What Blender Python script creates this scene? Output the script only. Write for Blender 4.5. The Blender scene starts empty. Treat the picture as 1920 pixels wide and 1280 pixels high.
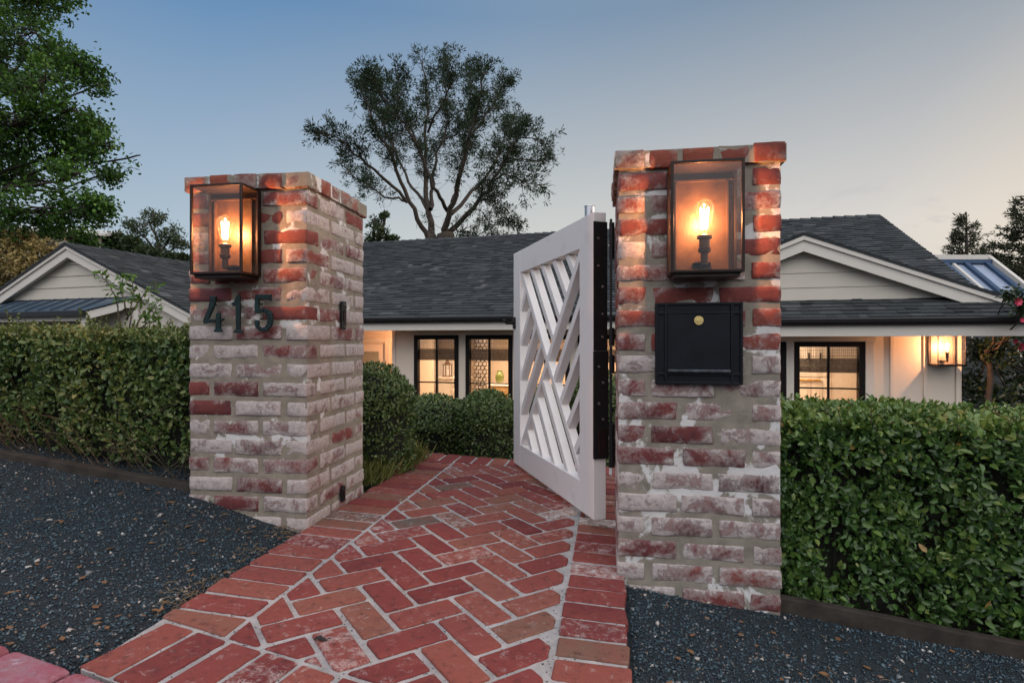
import bpy, bmesh, math, random
import numpy as np
from mathutils import Vector, Matrix, noise
R = math.radians
rng = random.Random(7)
nr = np.random.default_rng(11)
sc = bpy.context.scene
col = sc.collection
CZ = 0.828          # eye height above the brick path
F = 1050.0          # focal length in units of 1/1920 picture width


# ------------------------------------------------------------------ helpers
def V(*a):
    return Vector(a)


def at(px, py, Y):
    """point at distance Y straight ahead that lies in the given viewing direction"""
    return Vector(((px - 960) / F * Y, Y, CZ - (py - 640) / F * Y))


def smooth(t):
    t = max(0.0, min(1.0, t))
    return t * t * (3 - 2 * t)


def tag(o, label=None, cat=None, group=None, kind=None):
    if label: o['label'] = label
    if cat: o['category'] = cat
    if group: o['group'] = group
    if kind: o['kind'] = kind
    return o


def thing(name, label, cat, loc, rotz=0.0, group=None):
    o = bpy.data.objects.new(name, None)
    col.objects.link(o)
    o.location = loc
    o.rotation_euler = (0, 0, rotz)
    o.empty_display_size = 0.1
    return tag(o, label, cat, group)


def root_of(o):
    while o.parent is not None:
        o = o.parent
    return o


class MB:
    """collects faces and links them as ONE mesh object"""
    def __init__(s):
        s.v, s.f, s.m, s.t = [], [], [], []
        s.cur = (0.5, 0.0, 0.0)
        s.mi = 0

    def vert(s, p):
        s.v.append((p[0], p[1], p[2])); s.t.append(s.cur)
        return len(s.v) - 1

    def face(s, idx):
        s.f.append(tuple(idx)); s.m.append(s.mi)

    def poly(s, pts):
        s.face([s.vert(p) for p in pts])

    def box(s, x0, x1, y0, y1, z0, z1):
        b = len(s.v)
        for z in (z0, z1):
            for y in (y0, y1):
                for x in (x0, x1):
                    s.vert((x, y, z))
        for q in ((0, 2, 3, 1), (4, 5, 7, 6), (0, 1, 5, 4), (2, 6, 7, 3), (0, 4, 6, 2), (1, 3, 7, 5)):
            s.face([b + i for i in q])

    def hexa(s, p):
        """eight corners: lower four round, upper four round"""
        b = len(s.v)
        for q in p: s.vert(q)
        for q in ((3, 2, 1, 0), (4, 5, 6, 7), (0, 1, 5, 4), (1, 2, 6, 5), (2, 3, 7, 6), (3, 0, 4, 7)):
            s.face([b + i for i in q])

    def bar(s, a, b, w, h, up=(0, 0, 1)):
        """a square bar from a to b; w across, h along up"""
        a, b = Vector(a), Vector(b)
        d = (b - a).normalized()
        up = Vector(up)
        x = d.cross(up)
        if x.length < 1e-5: x = d.cross(Vector((1, 0, 0)))
        x.normalize(); y = x.cross(d).normalized()
        x *= w / 2; y *= h / 2
        s.hexa([a - x - y, a + x - y, b + x - y, b - x - y, a - x + y, a + x + y, b + x + y, b - x + y])

    def prism(s, pts, ex):
        """polygon (3D points) pushed along ex"""
        ex = Vector(ex)
        n = len(pts)
        a = [s.vert(p) for p in pts]
        c = [s.vert(Vector(p) + ex) for p in pts]
        s.face(a[::-1]); s.face(c)
        for i in range(n):
            j = (i + 1) % n
            s.face((a[i], a[j], c[j], c[i]))

    def tube(s, pts, rad, n=6, cap=True):
        pts = [Vector(p) for p in pts]
        if not hasattr(rad, '__len__'): rad = [rad] * len(pts)
        ref = Vector((0.31, 0.87, 0.38))
        rings = []
        for i, p in enumerate(pts):
            d = (pts[min(i + 1, len(pts) - 1)] - pts[max(i - 1, 0)])
            if d.length < 1e-9: d = Vector((0, 0, 1))
            d.normalize()
            x = d.cross(ref)
            if x.length < 1e-3: x = d.cross(Vector((1, 0, 0)))
            x.normalize(); y = d.cross(x)
            rings.append([s.vert(p + (x * math.cos(2 * math.pi * k / n) + y * math.sin(2 * math.pi * k / n)) * rad[i]) for k in range(n)])
        for i in range(len(rings) - 1):
            for k in range(n):
                j = (k + 1) % n
                s.face((rings[i][k], rings[i][j], rings[i + 1][j], rings[i + 1][k]))
        if cap:
            s.face(rings[0][::-1]); s.face(rings[-1])

    def lathe(s, prof, c, n=20):
        rings = []
        for r, z in prof:
            rings.append([s.vert((c[0] + r * math.cos(2 * math.pi * k / n), c[1] + r * math.sin(2 * math.pi * k / n), c[2] + z)) for k in range(n)])
        for i in range(len(rings) - 1):
            for k in range(n):
                j = (k + 1) % n
                s.face((rings[i][k], rings[i][j], rings[i + 1][j], rings[i + 1][k]))
        s.face(rings[0][::-1]); s.face(rings[-1])

    def build(s, name, mats, parent=None, space='local', shade=False, bevel=0.0):
        if not isinstance(mats, (list, tuple)): mats = [mats]
        co = np.array(s.v, dtype=np.float64).reshape(-1, 3)
        co = to_local(co, parent, space)
        me = bpy.data.meshes.new(name)
        me.from_pydata(co.tolist(), [], s.f)
        for m in mats: me.materials.append(m)
        me.polygons.foreach_set('material_index', s.m)
        at_ = me.color_attributes.new('tint', 'FLOAT_COLOR', 'POINT')
        c = np.ones((len(s.t), 4), dtype=np.float32); c[:, :3] = np.array(s.t, dtype=np.float32).reshape(-1, 3)
        at_.data.foreach_set('color', c.ravel())
        if shade: me.polygons.foreach_set('use_smooth', [True] * len(me.polygons))
        me.update()
        o = bpy.data.objects.new(name, me)
        col.objects.link(o)
        if parent is not None: o.parent = parent
        if bevel > 0:
            b = o.modifiers.new('bevel', 'BEVEL'); b.width = bevel; b.segments = 2; b.limit_method = 'ANGLE'
        return o


def to_local(co, parent, space):
    if parent is None: return co
    r = root_of(parent)
    l = r.location; a = -r.rotation_euler[2]
    co = co.copy()
    if space == 'local':
        co[:, 2] -= l.z
        return co
    co -= np.array(l)
    x = co[:, 0] * math.cos(a) - co[:, 1] * math.sin(a)
    y = co[:, 0] * math.sin(a) + co[:, 1] * math.cos(a)
    co[:, 0], co[:, 1] = x, y
    return co


def np_mesh(name, co, faces, tint, mat, parent=None, shade=False):
    """co (N,3) in world space, faces (M,k), tint (N,) or (N,3)"""
    co = to_local(np.asarray(co, dtype=np.float64), parent, 'world')
    me = bpy.data.meshes.new(name)
    n, (m, k) = len(co), faces.shape
    me.vertices.add(n); me.vertices.foreach_set('co', co.astype(np.float32).ravel())
    me.loops.add(m * k); me.loops.foreach_set('vertex_index', faces.astype(np.int32).ravel())
    me.polygons.add(m)
    me.polygons.foreach_set('loop_start', np.arange(0, m * k, k, dtype=np.int32))
    me.polygons.foreach_set('loop_total', np.full(m, k, dtype=np.int32))
    if shade: me.polygons.foreach_set('use_smooth', np.ones(m, dtype=bool))
    me.materials.append(mat)
    me.update(calc_edges=True)
    c = np.ones((n, 4), dtype=np.float32)
    t = np.asarray(tint, dtype=np.float32)
    c[:, :3] = t[:, None] if t.ndim == 1 else t
    a = me.color_attributes.new('tint', 'FLOAT_COLOR', 'POINT'); a.data.foreach_set('color', c.ravel())
    me.validate()
    o = bpy.data.objects.new(name, me); col.objects.link(o)
    if parent is not None: o.parent = parent
    return o


def unit(a):
    return a / np.maximum(np.linalg.norm(a, axis=-1, keepdims=True), 1e-9)


def leaves(name, P, D, N, L, W, tint, mat, parent=None, fold=0.25, six=True):
    """P base, D direction, N facing: (n,3); L length and W width: (n,); leaves folded along the midrib"""
    D = unit(D); S = unit(np.cross(D, N)); N = np.cross(S, D)
    n = len(P); L = L[:, None]; W = W[:, None]
    up = fold * W * N
    if six:
        b = P; tip = P + D * L - 0.12 * L * N
        r1 = P + D * L * .32 + S * W * .5 + up; r2 = P + D * L * .7 + S * W * .40 + up * .8 - .05 * L * N
        l1 = P + D * L * .32 - S * W * .5 + up; l2 = P + D * L * .7 - S * W * .40 + up * .8 - .05 * L * N
        co = np.stack([b, r1, r2, tip, l2, l1], 1).reshape(-1, 3)
        base = (np.arange(n) * 6)[:, None]
        fc = np.concatenate([base + np.array([[0, 1, 2, 3]]), base + np.array([[0, 3, 4, 5]])], 1).reshape(-1, 4)
        k = 6
    else:
        co = np.stack([P, P + D * L * .5 + S * W * .5 + up, P + D * L, P + D * L * .5 - S * W * .5 + up], 1).reshape(-1, 3)
        fc = (np.arange(n) * 4)[:, None] + np.array([[0, 1, 2, 3]])
        k = 4
    return np_mesh(name, co, fc, np.repeat(tint, k, axis=0), mat, parent)


def rnd_dir(n):
    return unit(nr.normal(size=(n, 3)))


# ------------------------------------------------------------------ materials
class NT:
    def __init__(s, name):
        s.mat = bpy.data.materials.new(name); s.mat.use_nodes = True
        s.t = s.mat.node_tree; s.t.nodes.clear()
        s.out = s.t.nodes.new('ShaderNodeOutputMaterial')

    def n(s, kind, **kw):
        d = s.t.nodes.new(kind)
        for k, v in kw.items():
            if k in d.inputs: s.put(d.inputs[k], v)
            else: setattr(d, k, v)
        return d

    def put(s, sock, v):
        if isinstance(v, bpy.types.NodeSocket): s.t.links.new(v, sock)
        elif isinstance(v, bpy.types.Node): s.t.links.new(v.outputs[0], sock)
        elif hasattr(v, '__len__') and len(v) == 3 and sock.type == 'RGBA': sock.default_value = (*v, 1)
        else: sock.default_value = v

    def mix(s, fac, a, b, mode='MIX'):
        d = s.t.nodes.new('ShaderNodeMix'); d.data_type = 'RGBA'; d.blend_type = mode
        s.put(d.inputs[0], fac); s.put(d.inputs[6], a); s.put(d.inputs[7], b)
        return d.outputs[2]

    def math(s, op, a, b=0.0, clamp=False):
        d = s.t.nodes.new('ShaderNodeMath'); d.operation = op; d.use_clamp = clamp
        s.put(d.inputs[0], a); s.put(d.inputs[1], b)
        return d.outputs[0]

    def ramp(s, fac, stops, interp='LINEAR'):
        d = s.t.nodes.new('ShaderNodeValToRGB'); s.put(d.inputs[0], fac)
        cr = d.color_ramp; cr.interpolation = interp
        while len(cr.elements) < len(stops): cr.elements.new(0.5)
        for e, (p, c) in zip(cr.elements, stops):
            e.position = p
            e.color = (*c, 1) if hasattr(c, '__len__') else (c, c, c, 1)
        return d.outputs[0]

    def step(s, fac, lo, hi):
        d = s.t.nodes.new('ShaderNodeMapRange'); d.interpolation_type = 'SMOOTHSTEP'
        s.put(d.inputs['Value'], fac); s.put(d.inputs['From Min'], lo); s.put(d.inputs['From Max'], hi)
        return d.outputs[0]

    def noise(s, vec, scale, detail=4, rough=.55, dist=0.0):
        d = s.n('ShaderNodeTexNoise'); d.inputs['Scale'].default_value = scale
        d.inputs['Detail'].default_value = detail; d.inputs['Roughness'].default_value = rough; d.inputs['Distortion'].default_value = dist
        if vec is not None: s.put(d.inputs['Vector'], vec)
        return d.outputs[0]

    def coord(s):
        return s.n('ShaderNodeTexCoord').outputs['Object']

    def tint(s):
        a = s.n('ShaderNodeAttribute'); a.attribute_name = 'tint'
        x = s.n('ShaderNodeSeparateColor'); s.put(x.inputs[0], a.outputs['Color'])
        return x.outputs[0], x.outputs[1], x.outputs[2]

    def pbsdf(s, color, rough=.6, metal=0.0, spec=.5, bump=None, bstr=.3, bdist=.01):
        p = s.n('ShaderNodeBsdfPrincipled')
        s.put(p.inputs['Base Color'], color); s.put(p.inputs['Roughness'], rough); s.put(p.inputs['Metallic'], metal)
        s.put(p.inputs['Specular IOR Level'], spec)
        if bump is not None:
            b = s.n('ShaderNodeBump'); s.put(b.inputs['Height'], bump); b.inputs['Strength'].default_value = bstr; b.inputs['Distance'].default_value = bdist
            s.t.links.new(b.outputs[0], p.inputs['Normal'])
        s.t.links.new(p.outputs[0], s.out.inputs[0])
        return p


def plain(name, c, rough=.6, metal=0.0, var=.12, scale=8, bstr=.15, spec=.5):
    m = NT(name); co = m.coord()
    nz = m.noise(co, scale, 6, .65)
    c2 = tuple(x * (1 - var) for x in c); c1 = tuple(min(1, x * (1 + var)) for x in c)
    m.pbsdf(m.ramp(nz, [(.3, c2), (.7, c1)]), rough, metal, spec, m.noise(co, scale * 12, 4), bstr, .002)
    return m.mat


def brick_mat(name, ramp, white, darken=.5, wscale=13.0):
    """fired clay with old lime wash; tint r = colour, g = amount of lime, b = offset of the pattern"""
    m = NT(name)
    r, g, b = m.tint()
    off = m.n('ShaderNodeCombineXYZ', X=m.math('MULTIPLY', b, 17.0), Y=m.math('MULTIPLY', b, 31.0), Z=m.math('MULTIPLY', b, 7.0))
    ad = m.n('ShaderNodeVectorMath', operation='ADD'); m.put(ad.inputs[0], m.coord()); m.put(ad.inputs[1], off)
    co = ad.outputs[0]
    base = m.ramp(r, ramp)
    n1 = m.noise(co, 9, 5, .6)
    base = m.mix(m.step(n1, .35, .7), base, m.mix(.45, base, (.24, .062, .048)))
    n2 = m.noise(co, 38, 6, .7)
    base = m.mix(m.math('MULTIPLY', m.step(n2, .5, .75), darken), base, (.035, .02, .022))
    # lime wash: ragged patches with sharp edges, and flecks
    n3 = m.noise(co, wscale, 10, .68, .6)
    n4 = m.noise(co, wscale * 7, 6, .7)
    f = m.math('ADD', m.math('MULTIPLY', n3, .72), m.math('MULTIPLY', n4, .28))
    thr = m.math('SUBTRACT', .75, m.math('MULTIPLY', g, .5))
    mask = m.step(f, m.math('SUBTRACT', thr, .018), m.math('ADD', thr, .024))
    thin = m.math('MULTIPLY', m.step(f, m.math('SUBTRACT', thr, .17), thr), .55)
    st = m.n('ShaderNodeMapping'); st.inputs['Scale'].default_value = (14, 14, 60); st.inputs['Rotation'].default_value = (.5, .35, .2); m.put(st.inputs['Vector'], co)
    n6 = m.noise(st.outputs[0], 2.2, 6, .75, .8)
    crack = m.math('MULTIPLY', m.step(m.noise(co, 30, 8, .75, 1.6), .585, .66), .55)
    n5 = m.noise(co, 60, 5, .7)
    wcol = m.ramp(n5, [(.3, tuple(x * .62 for x in white)), (.55, white), (.75, tuple(min(1, x * 1.12) for x in white))])
    base = m.mix(thin, base, tuple(x * .8 for x in white))
    base = m.mix(m.math('MULTIPLY', mask, m.math('ADD', .55, m.math('MULTIPLY', m.step(n6, .35, .6), .42))), base, wcol)
    base = m.mix(crack, base, m.mix(.35, (.06, .035, .032), base))
    pit = m.noise(co, 130, 4, .7)
    base = m.mix(m.math('MULTIPLY', m.step(pit, .62, .72), .6), base, (.05, .035, .03))
    h = m.math('ADD', m.math('MULTIPLY', n2, .5), m.math('ADD', m.math('MULTIPLY', mask, .3), m.math('MULTIPLY', pit, .35)))
    m.pbsdf(base, .85, 0, .25, h, .8, .004)
    return m.mat


def mortar_mat(name, c, white_amt, grit=.0):
    m = NT(name); co = m.coord()
    n1 = m.noise(co, 14, 6, .6); n2 = m.noise(co, 220, 5, .8); n3 = m.noise(co, 5, 8, .62, .5)
    base = m.ramp(n1, [(.3, tuple(x * .72 for x in c)), (.7, tuple(x * 1.15 for x in c))])
    base = m.mix(m.math('MULTIPLY', m.step(n2, .5, .75), .4), base, tuple(x * .45 for x in c))
    if white_amt > 0:
        base = m.mix(m.math('MULTIPLY', m.step(n3, .62 - white_amt, .66 - white_amt), .85), base, (.66, .66, .66))
    if grit > 0:
        n4 = m.noise(co, 90, 2, .5)
        base = m.mix(m.math('MULTIPLY', m.step(n4, .70 - grit, .73 - grit), .8), base, (.03, .04, .05))
    m.pbsdf(base, .95, 0, .15, m.math('ADD', n2, m.math('MULTIPLY', n1, .6)), .9, .003)
    return m.mat


def leaf_mat(name, stops, rough=.42, spec=.5, trans=.18, scale=0):
    m = NT(name)
    r, g, b = m.tint()
    c = m.ramp(r, stops)
    p = m.pbsdf(c, rough, 0, spec)
    if trans > 0:
        tr = m.n('ShaderNodeBsdfTranslucent'); m.put(tr.inputs[0], m.mix(.5, c, (.12, .2, .03)))
        mx = m.n('ShaderNodeMixShader'); mx.inputs[0].default_value = trans
        m.t.links.new(p.outputs[0], mx.inputs[1]); m.t.links.new(tr.outputs[0], mx.inputs[2]); m.t.links.new(mx.outputs[0], m.out.inputs[0])
    return m.mat


def glass_mat(name, tintc=(1, 1, 1), dirt=0.06, refl=.55):
    m = NT(name)
    tr = m.n('ShaderNodeBsdfTransparent'); m.put(tr.inputs[0], tintc)
    gl = m.n('ShaderNodeBsdfGlossy'); gl.inputs['Roughness'].default_value = .04; m.put(gl.inputs[0], (.9, .9, .9))
    lw = m.n('ShaderNodeLayerWeight'); lw.inputs['Blend'].default_value = .5
    fr = m.math('ADD', m.math('MULTIPLY', m.math('POWER', lw.outputs['Facing'], 5.0), .9), .035)
    mx = m.n('ShaderNodeMixShader'); m.put(mx.inputs[0], m.math('MULTIPLY', fr, refl))
    m.t.links.new(tr.outputs[0], mx.inputs[1]); m.t.links.new(gl.outputs[0], mx.inputs[2])
    di = m.n('ShaderNodeBsdfDiffuse'); m.put(di.inputs[0], (.6, .55, .5))
    n = m.noise(m.coord(), 26, 8, .7)
    mx2 = m.n('ShaderNodeMixShader'); m.put(mx2.inputs[0], m.math('MULTIPLY', m.step(n, .35, .8), dirt))
    m.t.links.new(mx.outputs[0], mx2.inputs[1]); m.t.links.new(di.outputs[0], mx2.inputs[2])
    m.t.links.new(mx2.outputs[0], m.out.inputs[0])
    return m.mat


def emit_mat(name, c, s):
    m = NT(name); e = m.n('ShaderNodeEmission'); m.put(e.inputs[0], c); e.inputs[1].default_value = s
    m.t.links.new(e.outputs[0], m.out.inputs[0]); return m.mat


M = {}
RED = [(0, (.055, .020, .024)), (.2, (.095, .025, .030)), (.45, (.135, .036, .038)), (.62, (.19, .054, .042)), (.75, (.12, .045, .052)), (.9, (.10, .06, .07)), (1, (.10, .075, .065))]
M['brick'] = brick_mat('old_brick', RED, (.47, .425, .41), .6)
M['cap'] = brick_mat('cap_brick', [(0, (.10, .03, .028)), (.5, (.20, .055, .035)), (1, (.27, .075, .04))], (.38, .33, .30), .6)
M['paver'] = brick_mat('paver_brick', [(0, (.13, .026, .028)), (.3, (.20, .046, .043)), (.6, (.24, .076, .058)), (.8, (.21, .095, .068)), (.93, (.16, .095, .07)), (1, (.115, .095, .082))], (.66, .61, .59), .75, 34)
M['kerb'] = brick_mat('kerb_brick', [(0, (.26, .075, .11)), (1, (.30, .10, .135))], (.40, .27, .33), .5)
M['mortar'] = mortar_mat('pillar_mortar', (.27, .24, .195), .06)
M['mortar_limed'] = mortar_mat('limed_mortar', (.27, .245, .205), .105)
M['bed'] = mortar_mat('path_mortar', (.41, .405, .405), 0, .045)
m = NT('white_paint'); co_ = m.coord()
st_ = m.n('ShaderNodeMapping'); st_.inputs['Scale'].default_value = (6, 40, 40); m.put(st_.inputs['Vector'], co_)
g_ = m.noise(st_.outputs[0], 4, 5, .6); d_ = m.noise(co_, 7, 7, .7)
c_ = m.mix(m.math('MULTIPLY', m.step(d_, .52, .75), .35), (.76, .745, .74), (.50, .47, .44))
sp_ = m.noise(co_, 75, 3, .6)
c_ = m.mix(m.math('MULTIPLY', m.step(sp_, .70, .76), .55), c_, (.36, .32, .28))
m.pbsdf(c_, .45, 0, .4, m.math('ADD', g_, m.math('MULTIPLY', d_, .5)), .22, .002); M['white'] = m.mat
M['trim'] = plain('trim_paint', (.62, .59, .53), .5, 0, .05, 2, .08)
M['siding'] = plain('siding_paint', (.55, .515, .44), .6, 0, .05, 2, .12)
M['wallpaint'] = plain('wall_paint', (.66, .585, .49), .6, 0, .04, 2, .1)
M['room'] = plain('room_paint', (.50, .42, .33), .6, 0, .03, 2, .05)
M['black'] = plain('black_iron', (.010, .010, .012), .42, .3, .3, 20, .3)
M['bronze'] = plain('dark_bronze', (.022, .014, .012), .38, .6, .3, 20, .2)
M['lid'] = plain('blackened_steel', (.005, .006, .010), .42, 0, .4, 14, .25, .22)
M['sash'] = plain('sash_paint', (.008, .006, .006), .5, 0, .2, 10, .1, .15)
M['brass'] = plain('brass', (.75, .55, .22), .28, 1, .1, 30, .1)
M['steel'] = plain('galvanised_steel', (.55, .56, .58), .3, 1, .15, 20, .1)
M['backplate'] = plain('lantern_brass', (.040, .022, .012), .5, .3, .5, 14, .3, .25)
M['worn'] = plain('worn_black_edge', (.035, .045, .055), .4, .3, .9, 40, .4)
M['verdigris'] = plain('verdigris', (.005, .020, .022), .45, .2, .6, 30, .3, .35)
M['gutter'] = plain('gutter_paint', (.012, .012, .014), .35, 0, .2, 6, .05)
M['timber'] = plain('weathered_timber', (.040, .034, .029), .9, 0, .4, 12, .7, .2)
M['bark'] = plain('bark', (.062, .048, .037), .9, 0, .35, 5, .8)
M['darkbark'] = plain('dark_bark', (.045, .035, .028), .9, 0, .35, 5, .8)
M['twig'] = plain('twig', (.080, .062, .038), .8, 0, .3, 12, .3)
M['core'] = plain('dark_hedge_filling', (.012, .014, .008), .95, 0, .4, 12, .8)  # added dark filling that blocks light inside hedges and shrubs
M['soil'] = plain('soil', (.045, .036, .028), .95, 0, .35, 6, .8)
M['glass'] = glass_mat('window_glass', (.96, .95, .93), .03, .8)
M['lampglass'] = glass_mat('lantern_glass', (.985, .97, .95), .008, .9)
M['pewter'] = plain('pewter_plate', (.20, .16, .12), .5, .2, .2, 18, .2)
M['bulbglass'] = glass_mat('bulb_glass', (1, .95, .88), .02, .9)
M['filament'] = emit_mat('glowing_filament', (1, .66, .32), 22)
M['amber'] = emit_mat('glowing_candle_bulb', (1, .62, .28), 40)
M['cone'] = plain('skylight_glass', (.30, .36, .46), .15, 0, .1, 3, .02)
M['metalroof'] = plain('metal_roof', (.10, .145, .20), .35, .5, .15, 3, .05)
M['blue'] = plain('blue_metal', (.03, .065, .13), .4, .2, .15, 4, .05)
M['bamboo'] = plain('woven_bamboo', (.13, .07, .035), .7, 0, .5, 30, .5)
M['vase'] = plain('green_glaze', (.10, .125, .030), .2, 0, .2, 12, .05)
M['sideboard'] = plain('oak_board', (.34, .22, .09), .5, 0, .2, 6, .1)
M['cabinet'] = plain('cabinet_paint', (.80, .75, .68), .45, 0, .04, 3, .05)
M['fabric'] = plain('pale_fabric', (.6, .54, .47), .9, 0, .08, 20, .3)
M['pink'] = plain('pink_petal', (.62, .06, .12), .6, 0, .25, 20, .1)
M['deadleaf'] = plain('dead_leaf', (.17, .085, .035), .8, 0, .4, 30, .3)
M['char'] = plain('black_leaf', (.008, .007, .007), .7, 0, .3, 30, .3)
M['straw'] = plain('straw', (.20, .14, .075), .85, 0, .4, 20, .2)

m = NT('asphalt_shingle'); r_, g_, b_ = m.tint(); co_ = m.coord()
c_ = m.ramp(r_, [(0, (.018, .022, .024)), (.5, (.041, .047, .050)), (.85, (.070, .077, .080)), (1, (.115, .12, .122))])
n_ = m.noise(co_, 160, 3, .8)
c_ = m.mix(m.math('MULTIPLY', m.step(n_, .45, .7), .5), c_, (.10, .11, .115))
m.pbsdf(c_, .9, 0, .25, n_, .6, .003); M['shingle'] = m.mat

m = NT('pebble'); r_, g_, b_ = m.tint()
m.pbsdf(m.ramp(r_, [(0, (.008, .016, .023)), (.5, (.028, .062, .084)), (.82, (.070, .125, .156)), (.93, (.16, .18, .19)), (.965, (.20, .13, .09)), (1, (.50, .48, .45))]), .5, 0, .5)
M['pebble'] = m.mat
m = NT('gravel_bed'); co_ = m.coord(); vo = m.n('ShaderNodeTexVoronoi'); vo.inputs['Scale'].default_value = 190; m.put(vo.inputs['Vector'], co_)
n_ = m.noise(co_, 3, 5, .6)
c_ = m.mix(.6, m.ramp(n_, [(.3, (.006, .008, .010)), (.7, (.016, .021, .025))]), m.ramp(vo.outputs['Color'], [(0, (.005, .008, .011)), (1, (.04, .060, .074))]))
m.pbsdf(c_, .85, 0, .3, vo.outputs['Distance'], .8, .004); M['gravelbed'] = m.mat

G1 = [(0, (.016, .045, .014)), (.4, (.055, .125, .026)), (.75, (.13, .22, .045)), (.95, (.26, .30, .09)), (1, (.30, .20, .06))]
M['privet'] = leaf_mat('privet_leaf', G1, .38, .55)
M['wildleaf'] = leaf_mat('loose_leaf', [(0, (.016, .046, .012)), (.4, (.058, .112, .025)), (.75, (.145, .190, .046)), (1, (.27, .26, .10))], .45, .5)
M['box'] = leaf_mat('boxwood_leaf', [(0, (.016, .044, .012)), (.5, (.065, .115, .028)), (1, (.20, .24, .08))], .4, .5)
M['oak'] = leaf_mat('oak_leaf', [(0, (.014, .045, .009)), (.5, (.050, .140, .018)), (1, (.15, .30, .04))], .5, .4, .3)
M['needle'] = leaf_mat('needle_leaf', [(0, (.012, .024, .014)), (.6, (.024, .048, .020)), (1, (.055, .085, .03))], .6, .3, .12)
M['fir'] = leaf_mat('fir_needle', [(0, (.016, .020, .012)), (.6, (.034, .040, .020)), (1, (.07, .075, .04))], .6, .3, .12)
M['olive'] = leaf_mat('olive_leaf', [(0, (.02, .034, .014)), (.6, (.045, .07, .024)), (1, (.10, .13, .05))], .6, .3, .15)
M['warm_lit'] = leaf_mat('warm_lit_leaf', [(0, (.12, .09, .03)), (.6, (.32, .24, .09)), (1, (.5, .40, .18))], .6, .3, .2)  # warm lamp light put into the leaf colour
M['camellia'] = leaf_mat('camellia_leaf', [(0, (.010, .022, .010)), (.6, (.03, .055, .018)), (1, (.10, .10, .03))], .28, .6, .1)
M['shoot'] = leaf_mat('young_leaf', [(0, (.06, .14, .02)), (1, (.16, .28, .05))], .45, .4, .3)
M['grassblade'] = leaf_mat('grass_blade', [(0, (.08, .12, .025)), (.5, (.24, .26, .075)), (1, (.48, .41, .20))], .55, .3, .2)
# ------------------------------------------------------------------ lie of the land
TH = R(10.0)
PU = Vector((math.cos(TH), -math.sin(TH))); PV = Vector((math.sin(TH), math.cos(TH)))


def pz(x, y):
    return -.04 * x + .006 * y


def uv(x, y):
    return x * PU.x + y * PU.y, x * PV.x + y * PV.y


def xy(u, v):
    return u * PU.x + v * PV.x, u * PU.y + v * PV.y


UL, UR = -1.248, .048


def gz(x, y):
    """gravel height"""
    u, v = uv(x, y)
    z = pz(x, y) - .012
    if u < UL:
        d = UL - u
        f = smooth((v - 1.0) / 1.3)
        z += f * (.24 * min(d, .5) + .085 * max(min(d, 3) - .5, 0)) - .012
    elif u > UR:
        d = u - UR
        z += -.018 - .085 * min(d, 3)
    else:
        z -= .03
    return z


# the wide ground: under everything, falling away to the house
mb = MB()
gx = [-400, -120, -50, -25, -14, -9, -6, -4, -3, -2, -1, 0, 1, 2, 3, 4, 6, 9, 14, 25, 50, 120, 400]
gy = [-60, -15, -5, 0, 1, 2, 3, 4, 5, 6, 7, 9, 12, 16, 25, 50, 120, 400]


def land(x, y):
    z = -.10 - .07 * max(-3, min(x, 4))
    z += -1.24 * smooth((y - 4.1) / 2.6)
    return z - .05


ids = [[mb.vert((x, y, land(x, y))) for x in gx] for y in gy]
for j in range(len(gy) - 1):
    for i in range(len(gx) - 1):
        mb.face((ids[j][i], ids[j][i + 1], ids[j + 1][i + 1], ids[j + 1][i]))
tag(mb.build('ground', M['soil'], shade=True), kind='structure')

# gravel bed
mb = MB()
N = 70
us = [-5 + 9 * i / (N - 1) for i in range(N)]; vs = [-.6 + 4.6 * i / 45 for i in range(46)]
ids = []
for v in vs:
    row = []
    for u in us:
        x, y = xy(u, v)
        row.append(mb.vert((x, y, gz(x, y) + .012 * (noise.noise((x * 2.3, y * 2.3, 0))))))
    ids.append(row)
for j in range(len(vs) - 1):
    for i in range(N - 1):
        if us[i] >= UL + .06 and us[i + 1] <= UR - .06 and vs[j] > 1.35: continue
        if vs[j] > 2.75: continue
        mb.face((ids[j][i], ids[j][i + 1], ids[j + 1][i + 1], ids[j + 1][i]))
tag(mb.build('gravel_bed', M['gravelbed'], shade=True), kind='structure')


def pebbles(name, pts, size, tint, kind):
    n = len(pts)
    t = np.array([[1, 0, 0], [-1, 0, 0], [0, 1, 0], [0, -1, 0], [0, 0, 1], [0, 0, -1]], float)
    sc_ = size[:, None] * nr.uniform(.55, 1.15, (n, 3)) * np.array([1, .8, .62])
    co = t[None] * sc_[:, None, :]
    co = co * nr.uniform(.7, 1.25, (n, 6, 1)) + nr.normal(size=(n, 6, 3)) * size[:, None, None] * .22
    a = nr.uniform(0, 6.283, n); ca, sa = np.cos(a)[:, None], np.sin(a)[:, None]
    til = nr.uniform(-.6, .6, n); ct, st = np.cos(til)[:, None], np.sin(til)[:, None]
    x, y, z = co[..., 0], co[..., 1], co[..., 2]
    y, z = y * ct - z * st, y * st + z * ct
    x, y = x * ca - y * sa, x * sa + y * ca
    co = np.stack([x, y, z], -1) + pts[:, None, :]
    tri = np.array([[0, 2, 4], [2, 1, 4], [1, 3, 4], [3, 0, 4], [2, 0, 5], [1, 2, 5], [3, 1, 5], [0, 3, 5]])
    fc = ((np.arange(n) * 6)[:, None, None] + tri[None]).reshape(-1, 3)
    o = np_mesh(name, co.reshape(-1, 3), fc, np.repeat(tint, 6), M['pebble'])
    return tag(o, kind=kind)


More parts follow.
